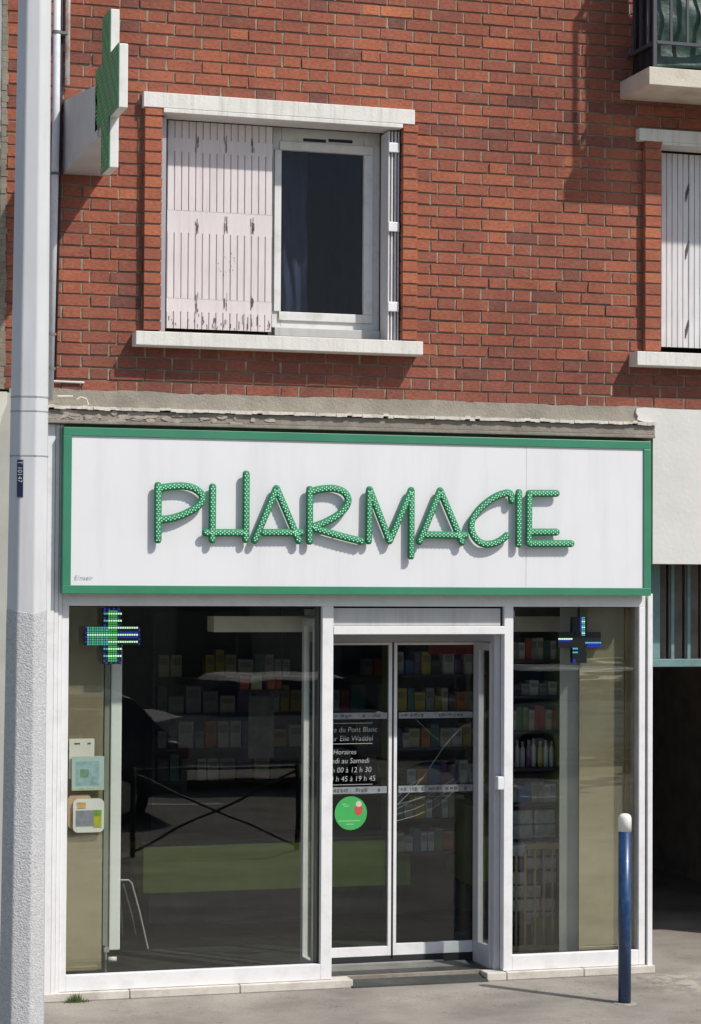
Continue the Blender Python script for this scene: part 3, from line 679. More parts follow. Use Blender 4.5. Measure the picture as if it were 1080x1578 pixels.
# right side screen of the porch (perpendicular), with white edge and clear pane
def screen(x0, y0, x1, y1, zb, zt, w0, w1, rail, name, mt, flip=1):
    """upright panel between (x0,y0) and (x1,y1)"""
    r = bpy.data.objects.new(name, None); col.objects.link(r); r.parent = shop
    d = Vector((x1 - x0, y1 - y0, 0)); L = d.length; d.normalize(); n = Vector((d.y, -d.x, 0)) * .018 * flip
    def bx(a, b, za, zb_, m_):
        p0 = Vector((x0, y0, 0)) + d * a; p1 = Vector((x0, y0, 0)) + d * b
        m_.hull8([(p0.x - n.x, p0.y - n.y, za), (p1.x - n.x, p1.y - n.y, za), (p1.x + n.x, p1.y + n.y, za), (p0.x + n.x, p0.y + n.y, za),
                  (p0.x - n.x, p0.y - n.y, zb_), (p1.x - n.x, p1.y - n.y, zb_), (p1.x + n.x, p1.y + n.y, zb_), (p0.x + n.x, p0.y + n.y, zb_)])
    m = MB(); bx(0, w0, zb, zt, m); bx(L - w1, L, zb, zt, m); bx(w0, L - w1, zb, zb + rail, m); bx(w0, L - w1, zt - .05, zt, m); m.build('screen_frame', mt, r, bevel=.003)
    n *= .2; m = MB(); bx(w0, L - w1, zb + rail, zt - .05, m); m.build('screen_pane', GLASS, r)
    return r
sxr = ax(758.5, 1200, .12)
screen(sxr, .12, ax(733, 1200, .44), .44, zSt1, zd1, .02, .10, .14, 'porch_screen', LAV)
m = MB(); m.box(ax(760.5, 1200, .08), xe - .001, .07, .16, zSt1, zt0); m.build('door_jamb', LAV, shop, bevel=.002)
m = MB(); c = at(769.5, 1206, .02); m.box(c.x - .018, xe + .001, .0, .068, c.z - .045, c.z + .04); m.build('door_sensor_box', WHITE, shop, bevel=.006)
# left side screen seen through the left window
screen(ax(486, 1200, .16), .16, ax(468, 1200, .42), .42, zSt1 + .02, az(470, 952, .4), .03, .05, .07, 'porch_screen', WHITE)
m = MB(); m.box(ax(486, 1200, .1), xc + .01, .075, .14, zB0, zG1); m.build('mullion_return', mat('mullion_return_green_grey', (.16, .17, .14), .5), shop)

# ------------------------------------------------------------------ shop sign with stroke letters
sign = thing('shop_sign', 'long white pharmacy fascia sign with green border and green LED letters', 'sign')
Yq = -.10
qx0, qx1, qz0, qz1 = ax(97, 790, Yq), ax(1003.3, 800, Yq), az(540, 916.5, Yq), az(540, 668.8, Yq)
bt = .052
m = MB(); m.box(qx0, qx1, Yq, -.02, qz0, qz0 + bt); m.box(qx0, qx1, Yq, -.02, qz1 - bt, qz1); m.box(qx0, qx0 + bt, Yq, -.02, qz0 + bt, qz1 - bt); m.box(qx1 - bt, qx1, Yq, -.02, qz0 + bt, qz1 - bt)
m.build('green_border', SIGNG, sign, bevel=.003)
m = MB(); xj = ax(811.5, 800, Yq); m.box(qx0 + bt, xj - .001, Yq + .010, -.03, qz0 + bt, qz1 - bt); m.box(xj + .001, qx1 - bt, Yq + .010, -.03, qz0 + bt, qz1 - bt); m.build('white_panel', SIGNW, sign)
m = MB(); m.box(qx0 + .02, qx1 - .02, -.03, -.014, qz0 + .01, qz1 - .01); m.build('sign_back', DARK, sign)
text('E/nseir', .042, 'maker_mark', mat('mark_grey', (.25, .25, .27), .6), sign, (ax(114, 894, Yq), Yq + .009, az(114, 894, Yq)), shear=.2)
LG = mat('letter_green', (.030, .215, .098), .6, var=.12, scale=8, spec=.3)
LD = mat('letter_led', (.42, .84, .60), .3, var=.1, emit=(.2, .9, .45), estr=.05)
def smooth_pts(p, n=5):
    if len(p) < 3: return p
    out = []
    for i in range(len(p) - 1):
        a, b, c, d = p[max(i - 1, 0)], p[i], p[i + 1], p[min(i + 2, len(p) - 1)]
        for k in range(n):
            t = k / n; out.append(tuple(.5 * ((2 * b[j]) + (-a[j] + c[j]) * t + (2 * a[j] - 5 * b[j] + 4 * c[j] - d[j]) * t * t + (-a[j] + 3 * b[j] - 3 * c[j] + d[j]) * t ** 3) for j in (0, 1)))
    out.append(p[-1]); return out
LET = [(220, [[(141, 225), (139, 735)], [(150, 262), (200, 247), (330, 234), (430, 242), (500, 272), (545, 315), (548, 362), (520, 410), (450, 460), (350, 508), (250, 535), (150, 545)]]),
       (220, [[(645, 240), (641, 735)], [(575, 665), (950, 666)], [(956, 120), (952, 732)]]),
       (380, [[(275, 255), (72, 738)], [(275, 255), (482, 742)], [(150, 665), (505, 665)]]),
       (380, [[(583, 262), (580, 748)], [(600, 287), (680, 264), (800, 257), (890, 285), (935, 345), (925, 412), (870, 480), (800, 530), (700, 580), (610, 612)], [(620, 622), (720, 655), (900, 705), (1062, 745)]]),
       (540, [[(175, 265), (166, 745)], [(175, 265), (360, 742)], [(360, 742), (562, 272)], [(562, 272), (559, 885)]]),
       (540, [[(828, 275), (635, 750)], [(828, 275), (1030, 757)], [(690, 685), (1062, 690)]]),
       (710, [[(468, 372), (455, 305), (400, 303), (300, 345), (190, 430), (112, 530), (95, 620), (125, 705), (195, 765), (290, 768), (370, 735), (425, 690)]]),
       (710, [[(536, 290), (533, 775)]]),
       (710, [[(630, 300), (626, 768)], [(630, 302), (885, 302)], [(640, 660), (885, 660)], [(626, 766), (1022, 766)]])]
Yc = Yq - .026; RL = .0235
for ch, (ox, strokes) in zip('PHARMACIE', LET):
    b = MB(); dts = MB()
    for si, st_ in enumerate(strokes):
        P = [(ox + p[0] / 6, 710 + p[1] / 6) for p in st_]; P = smooth_pts(P)
        W = [Vector((ax(p[0], p[1], Yc), Yc + .0004 * si, az(p[0], p[1], Yc))) for p in P]
        d0 = (W[0] - W[1]).normalized(); d1 = (W[-1] - W[-2]).normalized()
        rs = [.45, .8, 1.0] + [1] * (len(W) - 2) + [1.0, .8, .45]
        pp = [W[0] + d0 * .019, W[0] + d0 * .012, W[0]] + W[1:-1] + [W[-1], W[-1] + d1 * .012, W[-1] + d1 * .019]
        b.tube(pp, RL, 14, rs=[RL * v for v in rs], ry=.62)
        # stand-off pins
        for q in (W[0], W[len(W) // 2], W[-1]): b.tube([(q.x, Yq + .011, q.z), (q.x, Yc, q.z)], .006, 6)
        L = sum((W[i + 1] - W[i]).length for i in range(len(W) - 1)); n = max(4, int(L / .0135)); acc = 0; i = 0
        for k in range(n + 1):
            s = L * k / n; 
            while i < len(W) - 2 and acc + (W[i + 1] - W[i]).length < s: acc += (W[i + 1] - W[i]).length; i += 1
            t = (W[i + 1] - W[i]).normalized(); p = W[i] + t * (s - acc); nrm = Vector((t.z, 0, -t.x))
            for off in ((0,) if k % 2 == 0 else (-.0088, .0088)):
                c = p + nrm * off; y = Yc - RL * .62 * math.sqrt(max(0, 1 - (off / RL) ** 2)) - .0005
                dts.tube([(c.x, y + .003, c.z), (c.x, y - .0012, c.z)], .0048, 6)
    o = b.build('letter', LG, sign, smooth=True); o['label'] = 'green letter ' + ch
    dts.build('led_dots', LD, o)

# ------------------------------------------------------------------ projecting cross sign on the wall
Xc = ax(97.5, 210)
cs = thing('cross_sign', 'projecting green pharmacy cross on a grey bracket box beside the brick wall', 'sign', (Xc, 0, 4.9))
def yat(px_):  # distance from the wall of a point of the plane X = Xc
    lo, hi = -3.0, 0.0
    for _ in range(40):
        mid = (lo + hi) / 2; d = Vector((Xc, mid, 5.2)) - CAM
        q = CX + F * (RM[0][0] * d.x + RM[0][1] * d.y + RM[0][2] * d.z) / (RM[2][0] * d.x + RM[2][1] * d.y + RM[2][2] * d.z)
        if q > px_: lo = mid
        else: hi = mid
    return (lo + hi) / 2
y0, y1, y2, y3 = yat(146.5), yat(153.0), yat(168.0), yat(181.5)
y1 = yat(156)
zc1, zc0 = az(178, 14, y2), az(173, 258, y2); za1, za0 = az(187, 66.5, y3), az(187, 165.5, y3)
th = .055
pts = [(y3, za0), (y2, za0), (y2, zc0), (y1, zc0), (y1, za0), (y0, za0), (y0, za1), (y1, za1), (y1, zc1), (y2, zc1), (y2, za1), (y3, za1)]
m = MB(); m.prism(pts, 'x', Xc + .006, Xc + th); put(cs, m.build('cross_body', mat('cross_white', (.74, .74, .70), .5, var=.04, dirt=(.5, .48, .42), dscale=8), bevel=.004))
m = MB(); m.prism(pts, 'x', Xc, Xc + .0058); put(cs, m.build('green_face', mat('cross_green', (.022, .135, .055), .4, var=.2, scale=20)))
led = MB(); st_ = .024
def incross(y, z): return (y3 + .02 < y < y0 - .02 and za0 + .02 < z < za1 - .02) or (y2 + .02 < y < y1 - .02 and zc0 + .02 < z < zc1 - .02)
y = y3
while y < y0:
    z = zc0
    while z < zc1:
        if incross(y, z):
            if ((y - z) * 7.5) % 1.0 < .6: led.box(Xc - .003, Xc - .0002, y - .0065, y + .0065, z - .0065, z + .0065)
        z += st_
    y += st_
put(cs, led.build('led_dots', mat('led_green_face', (.07, .33, .10), .4, emit=(.1, .6, .15), estr=.06)))
# bracket box
yb = yat(150)
ztw, ztn = az(105, 155), az(148, 130, yb); zbb = az(97.5, 268.5)
xr = Xc + .11; xw = Xc + .25
m = MB(); m.hull8([(Xc, yb, zbb), (xr, yb, zbb), (xw, 0, zbb), (Xc, 0, zbb), (Xc, yb, ztn), (xr, yb, ztn), (xw, 0, ztw), (Xc, 0, ztw)])
put(cs, m.build('bracket_box', mat('bracket_grey', (.52, .53, .55), .5, var=.04, dirt=(.36, .36, .34), dscale=4, damt=.5), bevel=.004))
m = MB(); m.hull8([(Xc + .01, y1 , zbb + .0), (xr - .05, y1, zbb), (xr - .05, yb + .01, zbb), (Xc + .01, yb + .01, zbb), (Xc + .01, y1, zbb + .22), (xr - .05, y1, zbb + .22), (xr - .05, yb + .01, zbb + .26), (Xc + .01, yb + .01, zbb + .26)])
put(cs, m.build('mounting_arm', GREY_PANEL))

# ------------------------------------------------------------------ pipes
dp = thing('drainpipe', 'white drainpipe running down the brick wall beside the lamp pole', 'drainpipe')
xp = ax(86.5, 100, -.07)
m = MB(); z_b = az(80, 618, -.07); m.tube([(xp, -.07, 7.6), (ax(86, 200, -.07), -.07, az(86, 200, -.07)), (ax(76.5, 590, -.07), -.07, z_b)], .024, 16); m.build('pipe', mat('pipe_white', (.66, .67, .70), .5, var=.04, dirt=(.4, .4, .42), dscale=9, damt=.5), dp, smooth=True)
for py, pxx in ((50, 87), (268, 84), (515, 79), (568, 78)):
    m = MB(); c = at(pxx, py, -.07); m.tube([(c.x, -.07, c.z - .008), (c.x, -.07, c.z + .008)], .029, 16); m.box(c.x - .004, c.x + (.07 if py == 50 else .03), -.08, .0, c.z - .008, c.z + .008); m.build('clamp', mat('clamp_dark', (.16, .15, .14), .6), dp)
tpz = az(104, 130, -.05)
m = MB(); m.tube([(ax(104, 60, -.032), -.032, 7.6), (ax(103.8, 130, -.032), -.032, tpz)], .0155, 12)
o = m.build('thin_pipe', mat('flaking_pipe', (.88, .83, .77), .5, var=.05, dirt=(.45, .09, .05), dscale=9, damt=.95), smooth=True); tag(o, 'thin pipe with flaking white and red paint ending above the cross bracket', 'pipe')

m = MB(); m.tube([(ax(94.5, 20, -.012), -.012, 7.6), (ax(94, 200, -.012), -.012, az(94, 200, -.012)), (ax(84.5, 585, -.012), -.012, az(86, 585, -.012))], .009, 8)
tag(m.build('cable', mat('dark_cable', (.03, .02, .035), .6), smooth=True), 'dark cable clipped to the bricks right beside the drainpipe', 'cable')

# ------------------------------------------------------------------ lamp pole
YP = -4.5
pole = thing('lamp_pole', 'tall tapered grey octagonal lamp pole standing at the left edge of the pavement', 'lamp pole', (ax(33, 1540, YP), YP, -.055))
zt1_, zb1_ = 9.0, -.055
def pw_(z):  # pole centre x and radius at height z
    a0, a1 = at(33.5, 1540, YP), at(53.5, 20, YP); t = (z - a0.z) / (a1.z - a0.z)
    return a0.x + (a1.x - a0.x) * t, .0945 + (.0715 - .0945) * t
m1, m2 = MB(), MB(); zsplit = az(40, 940, YP)
def octa(m, za, zb, n, wob=0., grow=0.):
    n0 = len(m.v); seg = 8; sub = 1
    for i in range(n + 1):
        z = za + (zb - za) * i / n; cx_, r = pw_(z); r += grow
        for k in range(seg):
            a = math.radians(22.5 + 45 * k - 11)
            m.v.append((cx_ + r * math.cos(a), YP + r * math.sin(a), z))
    for i in range(n):
        for k in range(seg):
            a = n0 + i * seg + k; b = n0 + i * seg + (k + 1) % seg; m.f.append((a, b, b + seg, a + seg))
    m.f.append(tuple(n0 + k for k in reversed(range(seg)))); m.f.append(tuple(n0 + n * seg + k for k in range(seg)))
octa(m1, zsplit - .04, zt1_, 6); octa(m2, zb1_, zsplit, 6, grow=.0012)
for q in range(len(m2.v)):
    if abs(m2.v[q][2] - zsplit) < .001: m2.v[q] = (m2.v[q][0], m2.v[q][1], zsplit + (.012, -.006, .004, -.014, .009, -.002, -.010, .006)[q % 8])
PG = mat('pole_grey_paint', (.60, .61, .615), .5, var=.04, scale=4, dirt=(.45, .46, .49), dscale=3, damt=.5, streak=True)
PT = mat('pole_grainy_coat', (.51, .515, .52), .75, var=.22, scale=110, bump=.55, bscale=140, dirt=(.36, .37, .38), dscale=55, damt=.6)
put(pole, m1.build('upper_shaft', PG, bevel=.006)); put(pole, m2.build('coated_base', PT, bevel=.005))
for py, h in ((613, .003), (635, .0025), (703.5, .0025)):
    z = az(40, py, YP); m = MB(); octa(m, z - h, z + h, 1, grow=.0012); put(pole, m.build('shaft_band', mat('band_grey', (.30, .31, .34), .6)))
z0_, z1_ = az(37, 767, YP), az(37, 710, YP); cx_, r = pw_((z0_ + z1_) / 2)
tgt = at(36.5, 738, YP - r * .93)
# the face of the octagon turned to the street
ang = math.radians(-90 + 22.5 - 6 - 16.5)  # refined below by nearest face normal
best = min(range(8), key=lambda k: abs(((math.degrees(math.atan2(-.96, -.05)) - (45 * k - 11 + 45)) + 180) % 360 - 180))
na = math.radians(45 * best - 11 + 45); n = Vector((math.cos(na), math.sin(na), 0)); tdir = Vector((-n.y, n.x, 0)); ap = r * math.cos(math.radians(22.5))
cc = Vector((cx_, YP, (z0_ + z1_) / 2)) + n * (ap + .0015)
def facebox(u0, u1, za, zb, d0, d1):
    P = []
    for z in (za, zb):
        for (u, d) in ((u0, d1), (u1, d1), (u1, d0), (u0, d0)): q = Vector((cx_, YP, z)) + n * (ap + d) + tdir * u; P.append(tuple(q))
    return P
usz = tdir.dot(Vector((tgt.x - cx_, 0, 0)))
m = MB(); m.hull8(facebox(usz - .0125, usz + .0125, z0_, z1_, -.001, .003)); put(pole, m.build('number_plate', mat('plate_navy', (.012, .014, .05), .4)))
t = text('T 10147', .026, 'plate_number', mat('plate_white', (.6, .62, .7), .5), ext=.0004)
base = Vector((cx_, YP, z1_ - .004)) + n * (ap + .0038) + tdir * (usz - .009)
rx = Vector((0, 0, -1)); rz = n; ry = rz.cross(rx)
t.matrix_world = Matrix.Translation(base) @ Matrix((rx, ry, rz)).transposed().to_4x4()
t.parent = pole; t.matrix_parent_inverse = Matrix.Translation(-pole.location)

# ------------------------------------------------------------------ bollard
gb = lambda y: y * .012 if y < 0 else 0
by = -.90; bxp = ax(962.5, 1400, by); bz0 = by * .012
bo = thing('bollard', 'blue steel bollard with a white cap on the pavement before the right window', 'bollard', (bxp, by, bz0))
HT = az(962.5, 1253.5, by); HW = az(962.5, 1281, by)
m = MB(); R_ = .0395; m.lathe((bxp, by, 0), [(R_, bz0 - .02), (R_, HW)], 28); put(bo, m.build('post', NAVY, smooth=True))
m = MB(); rr = R_ + .001; hh = HT - HW
m.lathe((bxp, by, HW), [(rr, 0), (rr, hh - .034), (rr * .96, hh - .022), (rr * .84, hh - .011), (rr * .6, hh - .003), (rr * .25, hh)], 28); put(bo, m.build('white_cap', BWHITE, smooth=True))
m = MB(); m.lathe((bxp, by, bz0), [(.075, -.005), (.070, .004), (.045, .007), (.041, .007)], 20)
put(bo, m.build('mortar_collar', mat('collar_mortar', (.30, .28, .25), .9, var=.3, scale=40, bump=.6)))

# ------------------------------------------------------------------ grass tuft
m = MB()
for q in range(150):
    px_ = 117 + random.gauss(0, 9); c = at(px_, 1545, -.06); h = rnd(.02, .075) * math.exp(-((px_ - 117) / 16) ** 2); a = rnd(0, 6.28); w = .003
    o_ = Vector((math.cos(a) * rnd(.005, .035), math.sin(a) * rnd(.0, .02) - .005, h)); b_ = Vector((c.x, -.045 - rnd(0, .035), -.002))
    m.v += [tuple(b_ - Vector((w, 0, 0))), tuple(b_ + Vector((w, 0, 0))), tuple(b_ + o_)]; n_ = len(m.v); m.f.append((n_ - 3, n_ - 2, n_ - 1))
tag(m.build('grass', mat('weed_green', (.07, .10, .02), .7, var=.4, scale=30)), 'small tuft of grass at the foot of the stone sill by the pole', 'grass', kind='stuff')

# ------------------------------------------------------------------ passage grille
gr = thing('passage_grille', 'teal metal grille with vertical bars above the dark passage', 'grille')
YG = .33
zg0, zg1 = az(1040, 1027.5, YG), az(1040, 1015.5, YG)
m = MB(); m.box(px, 6.2, YG, YG + .05, zg0, zg1); m.box(px, ax(1017, 1000, YG), YG, YG + .05, zg1, 2.9); m.build('grille_frame', TEAL, gr, bevel=.003)
x = ax(1037, 1000, YG); stp = ax(1062, 1000, YG) - x
while x < 6.1:
    m = MB(); m.box(x - .011, x + .011, YG + .005, YG + .03, zg1, 2.9); m.build('bar', TEAL, gr); x += stp
x = ax(1017.5, 1000, YG) + .004
while x < 6.1:
    m = MB(); m.box(x, x + stp * .84, YG + .14, YG + .15, zg1 - .02, 2.9); m.build('rear_slat', PANELB, gr); x += stp

# ------------------------------------------------------------------ shop interior (setting)
sh_in = thing('shop_interior', 'dim interior of the pharmacy with dark tiled floor behind the glass', 'room')
ZF = .052
m = MB(); m.box(-.1, 4.0, .14, 6.0, ZF - .05, ZF); fl = m.build('floor', TILE, sh_in)
m = MB()
for i in range(9): m.box(-.1, 4.0, .6 + i * .6, .604 + i * .6, ZF, ZF + .001)
for i in range(7): m.box(.1 + i * .6, .104 + i * .6, .14, 6, ZF + .0002, ZF + .0012)
m.build('tile_joints', mat('tile_joint', (.07, .07, .065), .8), fl)
m = MB(); m.box(-.15, -.1, .14, 6, 0, 2.8); m.box(3.93, px - .101, .14, 6, 0, 2.8); m.box(-.1, 3.93, 6, 6.05, 0, 2.8); m.build('inner_wall', INT, sh_in)
m = MB(); m.box(-.1, 3.93, .31, 6, 2.62, 2.7); m.build('ceiling', INTC, sh_in)
# pale bulkhead beam
Yk = .62
m = MB(); m.box(ax(330, 960, Yk), ax(880, 960, Yk), Yk, Yk + .2, az(400, 974, Yk), az(400, 950, Yk)); m.build('bulkhead', mat('bulkhead_pale', (.80, .80, .72), .8), sh_in)
# interior column on the right
Yo = .165
m = MB(); xo1 = ax(893, 1200, Yo); xo0 = ax(862, 1200, .235); m.prism([(xo1, Yo), (xo1 + .25, Yo), (xo1 + .25, .62), (xo0 + .25, .62), (xo0 + .0, .235)], 'z', ZF, 2.62); m.build('column', COLUMN, sh_in)
# beige display boards close to the glass
m = MB(); Yb = .14
m.box(ax(892.5, 1200, Yb), ax(961, 1200, Yb), Yb, Yb + .018, .10, 2.5)
bd = m.build('display_board', BEIGE); tag(bd, 'tall beige display board behind the right window pane', 'board')
m = MB(); m.box(ax(961.5, 1200, Yb), ax(979, 1200, Yb) , Yb - .015, Yb + .03, .08, 2.5); o = m.build('wood_post', WOOD); tag(o, 'brown wooden post at the right edge of the right shop window', 'post')
Yb = .28
m = MB(); m.box(ax(96, 1200, Yb), ax(158.5, 1200, Yb), Yb, Yb + .018, az(130, 1494, Yb), 2.5); m.box(ax(96, 1200, Yb), ax(152, 1200, Yb), Yb - .03, Yb - .001, az(130, 1494, Yb) - .0, az(130, 1489, Yb))
o = m.build('display_board', BEIGE); tag(o, 'narrow beige display board behind the left window pane', 'board')
# tall radiator seen nearly edge on
rd = thing('radiator', 'tall white radiator with a valve standing behind the left window', 'radiator')
Yr = .36
rx0_, rx1_ = ax(170, 1200, Yr), ax(187, 1200, Yr); zr1 = az(178, 985, Yr); zr0 = az(178, 1464, Yr)
m = MB(); m.box(rx0_, rx1_, Yr, Yr + .05, zr0, zr1); m.build('body', mat('radiator_white', (.84, .86, .83), .4, var=.03), rd, bevel=.006)
m = MB(); m.box(ax(160, 1200, Yr + .02), rx0_ - .002, Yr + .012, Yr + .04, zr0 + .03, zr1); m.build('back_panel', mat('radiator_grey_green', (.27, .30, .24), .5), rd)
m = MB(); c = at(163, 1458, Yr); m.tube([(c.x, Yr, zr0 + .03), (c.x, Yr, ZF)], .008, 8); m.box(c.x - .014, rx0_, Yr - .01, Yr + .02, zr0 - .01, zr0 + .02); m.build('supply_pipe', METAL, rd)
m = MB(); c = at(174, 1478, Yr - .03); m.tube([(c.x - .03, Yr - .03, c.z), (c.x + .022, Yr - .03, c.z)], .016, 12); m.build('valve', BWHITE, rd, smooth=True)
# window LED crosses
def ledcross(cx_, cy_, half, arm, Y, name_label, pattern):
    c = at(cx_, cy_, Y); r = thing('led_cross', name_label, 'LED cross', (c.x, Y, c.z), 'LED crosses hanging inside the shop windows')
    a, h = arm, half
    pts = [(-a, -h), (a, -h), (a, -a), (h, -a), (h, a), (a, a), (a, h), (-a, h), (-a, a), (-h, a), (-h, -a), (-a, -a)]
    m = MB(); m.prism([(p[0], p[1]) for p in pts], 'y', 0, .035); m.build('casing', mat('led_casing', (.012, .013, .022), .5), r, bevel=.003)
    m = MB(); m.prism([(-.006, 0), (.006, 0), (.006, 1), (-.006, 1)], 'y', .01, .02); m.v = [(v[0], v[1], h if v[2] == 0 else h + .12) for v in m.v]; m.build('hanger', DARK, r)
    N = 24; s = 2 * h / N; groups = {}
    for i in range(N):
        for j in range(N):
            x, z = (i - N / 2 + .5) * s, (j - N / 2 + .5) * s
            if not (abs(x) < a - .003 or abs(z) < a - .003): continue
            k = pattern(x / h, z / h, i, j)
            if k: groups.setdefault(k, MB()).box(x - s * .36, x + s * .36, -.003, .0, z - s * .36, z + s * .36)
    cols = {'g': ((.05, .35, .08), (.10, .75, .16), .55), 'w': ((.5, .7, .5), (.62, 1.0, .66), 1.1), 'b': ((.02, .03, .3), (.03, .06, .75), .55), 'c': ((.1, .4, .5), (.15, .65, .8), .6)}
    nm = {'g': 'green_leds', 'w': 'white_leds', 'b': 'blue_leds', 'c': 'cyan_leds'}
    for k, mb in groups.items():
        cc_, e_, s_ = cols[k]; mb.build(nm[k], mat('led_' + k, cc_, .4, emit=e_, estr=s_), r)
def pA(x, z, i, j):
    row = j % 3 == 0
    if abs(x) > .93 or abs(z) > .93: return 'b' if (i + j) % 2 else None
    if row and (x > -.1 or abs(z) < .1): return 'w'
    if row and abs(x) < .32: return 'w' if abs(x) < .2 else 'c'
    if abs(x) < .2: return 'g'
    if abs(z) < .3 and x < .1: return 'c' if i % 2 else 'g'
    if abs(z) < .3: return 'b' if j % 2 else None
    return 'b' if (i + j) % 3 == 0 else None
def pB(x, z, i, j):
    if .02 < z < .12 and x < -.32: return 'w'
    if -.08 < z <= .02 and x < -.4: return 'b'
    if .12 < x < .22 and z > .2: return 'c' if j % 3 else 'w'
    if .0 < x < .1 and .35 < z: return 'b'
    if -.2 < z < -.1 and .25 < x: return 'c'
    if -.3 < z < -.2 and .3 < x: return 'b'
    if x < -.08 and (-.42 < z < -.34 or -.62 < z < -.54): return 'c'
    if x < -.2 and z < -.8: return 'b'
    return None
ledcross(173.5, 980, .175, .058, .16, 'LED cross lit green, white and blue inside the left shop window', pA)
ledcross(893, 986, .152, .052, .085, 'mostly dark LED cross with few blue and white lamps inside the right shop window', pB)
# leaflets on the left board
def card(pa, label, colr, name, n, rounded=False, Y=.26, details=()):
    x0, y0_, x1, y1_ = pa
    a, b = at(x0, y1_, Y), at(x1, y0_, Y); root = thing(name, label, n, ((a.x + b.x) / 2, Y, a.z))
    w, h = b.x - a.x, b.z - a.z; r = .03 if rounded else .004; P = []
    for (cx2, cz2, a0) in ((a.x + r, a.z + r, 180), (b.x - r, a.z + r, 270), (b.x - r, b.z - r, 0), (a.x + r, b.z - r, 90)):
        for q in range(0, 91, 30): t_ = math.radians(a0 + q); P.append((cx2 + r * math.cos(t_), cz2 + r * math.sin(t_)))
    m = MB(); m.prism(P, 'y', Y - .012, Y); put(root, m.build('card', mat('card_' + name + str(int(x0)), colr, .5, var=.06)))
    for di, (u0, v0, u1, v1, c2, nm_) in enumerate(details):
        m = MB(); m.box(a.x + w * u0, a.x + w * u1, Y - .0130 - .0007 * di, Y - .0122, a.z + h * v0, a.z + h * v1); put(root, m.build(nm_, mat('print_%d_%d' % (int(u0 * 100 + x0), int(v0 * 100)), c2, .5, var=.2, scale=30)))
card((106, 1138, 145, 1200), 'white leaflet with grey print, uppermost behind the left window', (.78, .76, .68), 'leaflet', 'leaflet', Y=.27, details=((.2, .86, .42, .90, (.12, .12, .14), 'print'), (.72, .86, .85, .90, (.12, .12, .14), 'print')))
card((110, 1165, 160, 1218), 'pale blue green leaflet with a picture, middle one behind the left window', (.48, .62, .58), 'leaflet', 'leaflet', Y=.25, details=((.12, .14, .85, .86, (.34, .52, .54), 'picture'), (.25, .38, .52, .62, (.20, .34, .24), 'picture_motif'), (.6, .2, .8, .42, (.30, .46, .50), 'picture_motif'), (0, 0, 1, .08, (.5, .58, .42), 'edge')))
card((104, 1224, 140, 1277), 'orange edged round-cornered card half hidden behind the white card', (.58, .40, .25), 'display_card', 'card', True, Y=.27)
card((112, 1230, 160, 1283), 'white round-cornered card with grey text block and yellow green motif', (.80, .80, .76), 'display_card', 'card', True, Y=.25, details=((.08, .18, .72, .66, (.30, .31, .36), 'text_block'), (.66, .14, .92, .50, (.48, .50, .05), 'motif'), (.66, .50, .92, .66, (.18, .40, .06), 'motif_top'), (.12, .72, .40, .90, (.72, .42, .20), 'motif_orange')))
# A shaped steel stand on the floor
st = thing('folding_stand', 'thin steel folding stand standing on the dark floor behind the left window', 'stand', (ax(205, 1440, .9), .9, ZF))
def at3(a, b, Y): q = at(a, b, Y); return (q.x, Y, q.z)
m = MB(); m.tube([at3(182, 1356, .75), at3(198, 1356, .75), at3(203, 1361, .75), at3(215, 1405, .72), at3(228, 1462, .68)], .0065, 8); put(st, m.build('front_loop', mat('steel_tube', (.40, .40, .36), .35, metal=.5)))
m = MB(); m.tube([at3(190, 1362, .8), at3(205, 1418, .85), at3(209, 1440, .9)], .0055, 8); m.tube([at3(184, 1362, .8), at3(189, 1440, .95)], .005, 8); put(st, m.build('rear_leg', mat('steel_tube2', (.22, .22, .2), .4, metal=.5)))
# green counter
ct = thing('sales_counter', 'long olive green sales counter deep inside the shop', 'counter')
Yn = 2.5
xa_, xb_ = ax(221, 1340, Yn), ax(632, 1340, Yn)
m = MB(); m.box(xa_, xb_, Yn, Yn + .5, az(330, 1373, Yn), az(330, 1302, Yn)); m.build('front_panel', OLIVE, ct)
m = MB(); m.box(xa_ - .02, xb_ + .02, Yn - .01, Yn + .52, az(330, 1301, Yn), az(330, 1297, Yn) + .01); m.build('worktop', SHELF, ct)
m = MB(); m.box(xa_ + .05, xb_ - .05, Yn + .03, Yn + .48, ZF, az(330, 1373, Yn) - .002); m.build('base', SHELF, ct)
m = MB(); m.prism([(ax(655, 1400, 3.4), 3.4), (ax(735, 1400, 1.6), 1.6), (ax(735, 1400, 1.6) + .4, 1.6), (ax(655, 1400, 3.4) + .4, 3.4)], 'z', .35, .92)
o = m.build('side_counter', OLIVE2); tag(o, 'olive green side counter running back from the door on the right', 'counter')
# shelving: a unit by the right window and one on the rear wall
def shelf_unit(name, label, x0, x1, Y, depth, levels, side=OLIVE2, th=.02, zt=2.3):
    r = thing(name, label, 'shelving', ((x0 + x1) / 2, Y, ZF))
    for x in (x0, x1 - th):
        m = MB(); m.box(x, x + th, Y, Y + depth, ZF, zt); put(r, m.build('side_panel', side))
    m = MB(); m.box(x0 + th, x1 - th, Y + depth, Y + depth + .01, ZF, zt); put(r, m.build('back_panel', SHELF))
    for z in levels:
        m = MB(); m.box(x0 + th, x1 - th, Y, Y + depth, z - th, z); put(r, m.build('shelf', SHELF))
    return r
Yu = .95
ux0, ux1 = ax(785, 1200, Yu), ax(866, 1200, Yu)
levs = [az(820, y_, Yu) for y_ in (1017, 1072, 1126, 1184, 1238, 1294)]
shelf_unit('shelf_unit', 'dark shelving unit with olive side panel behind the right shop window', ux0, ux1, Yu, .3, levs)
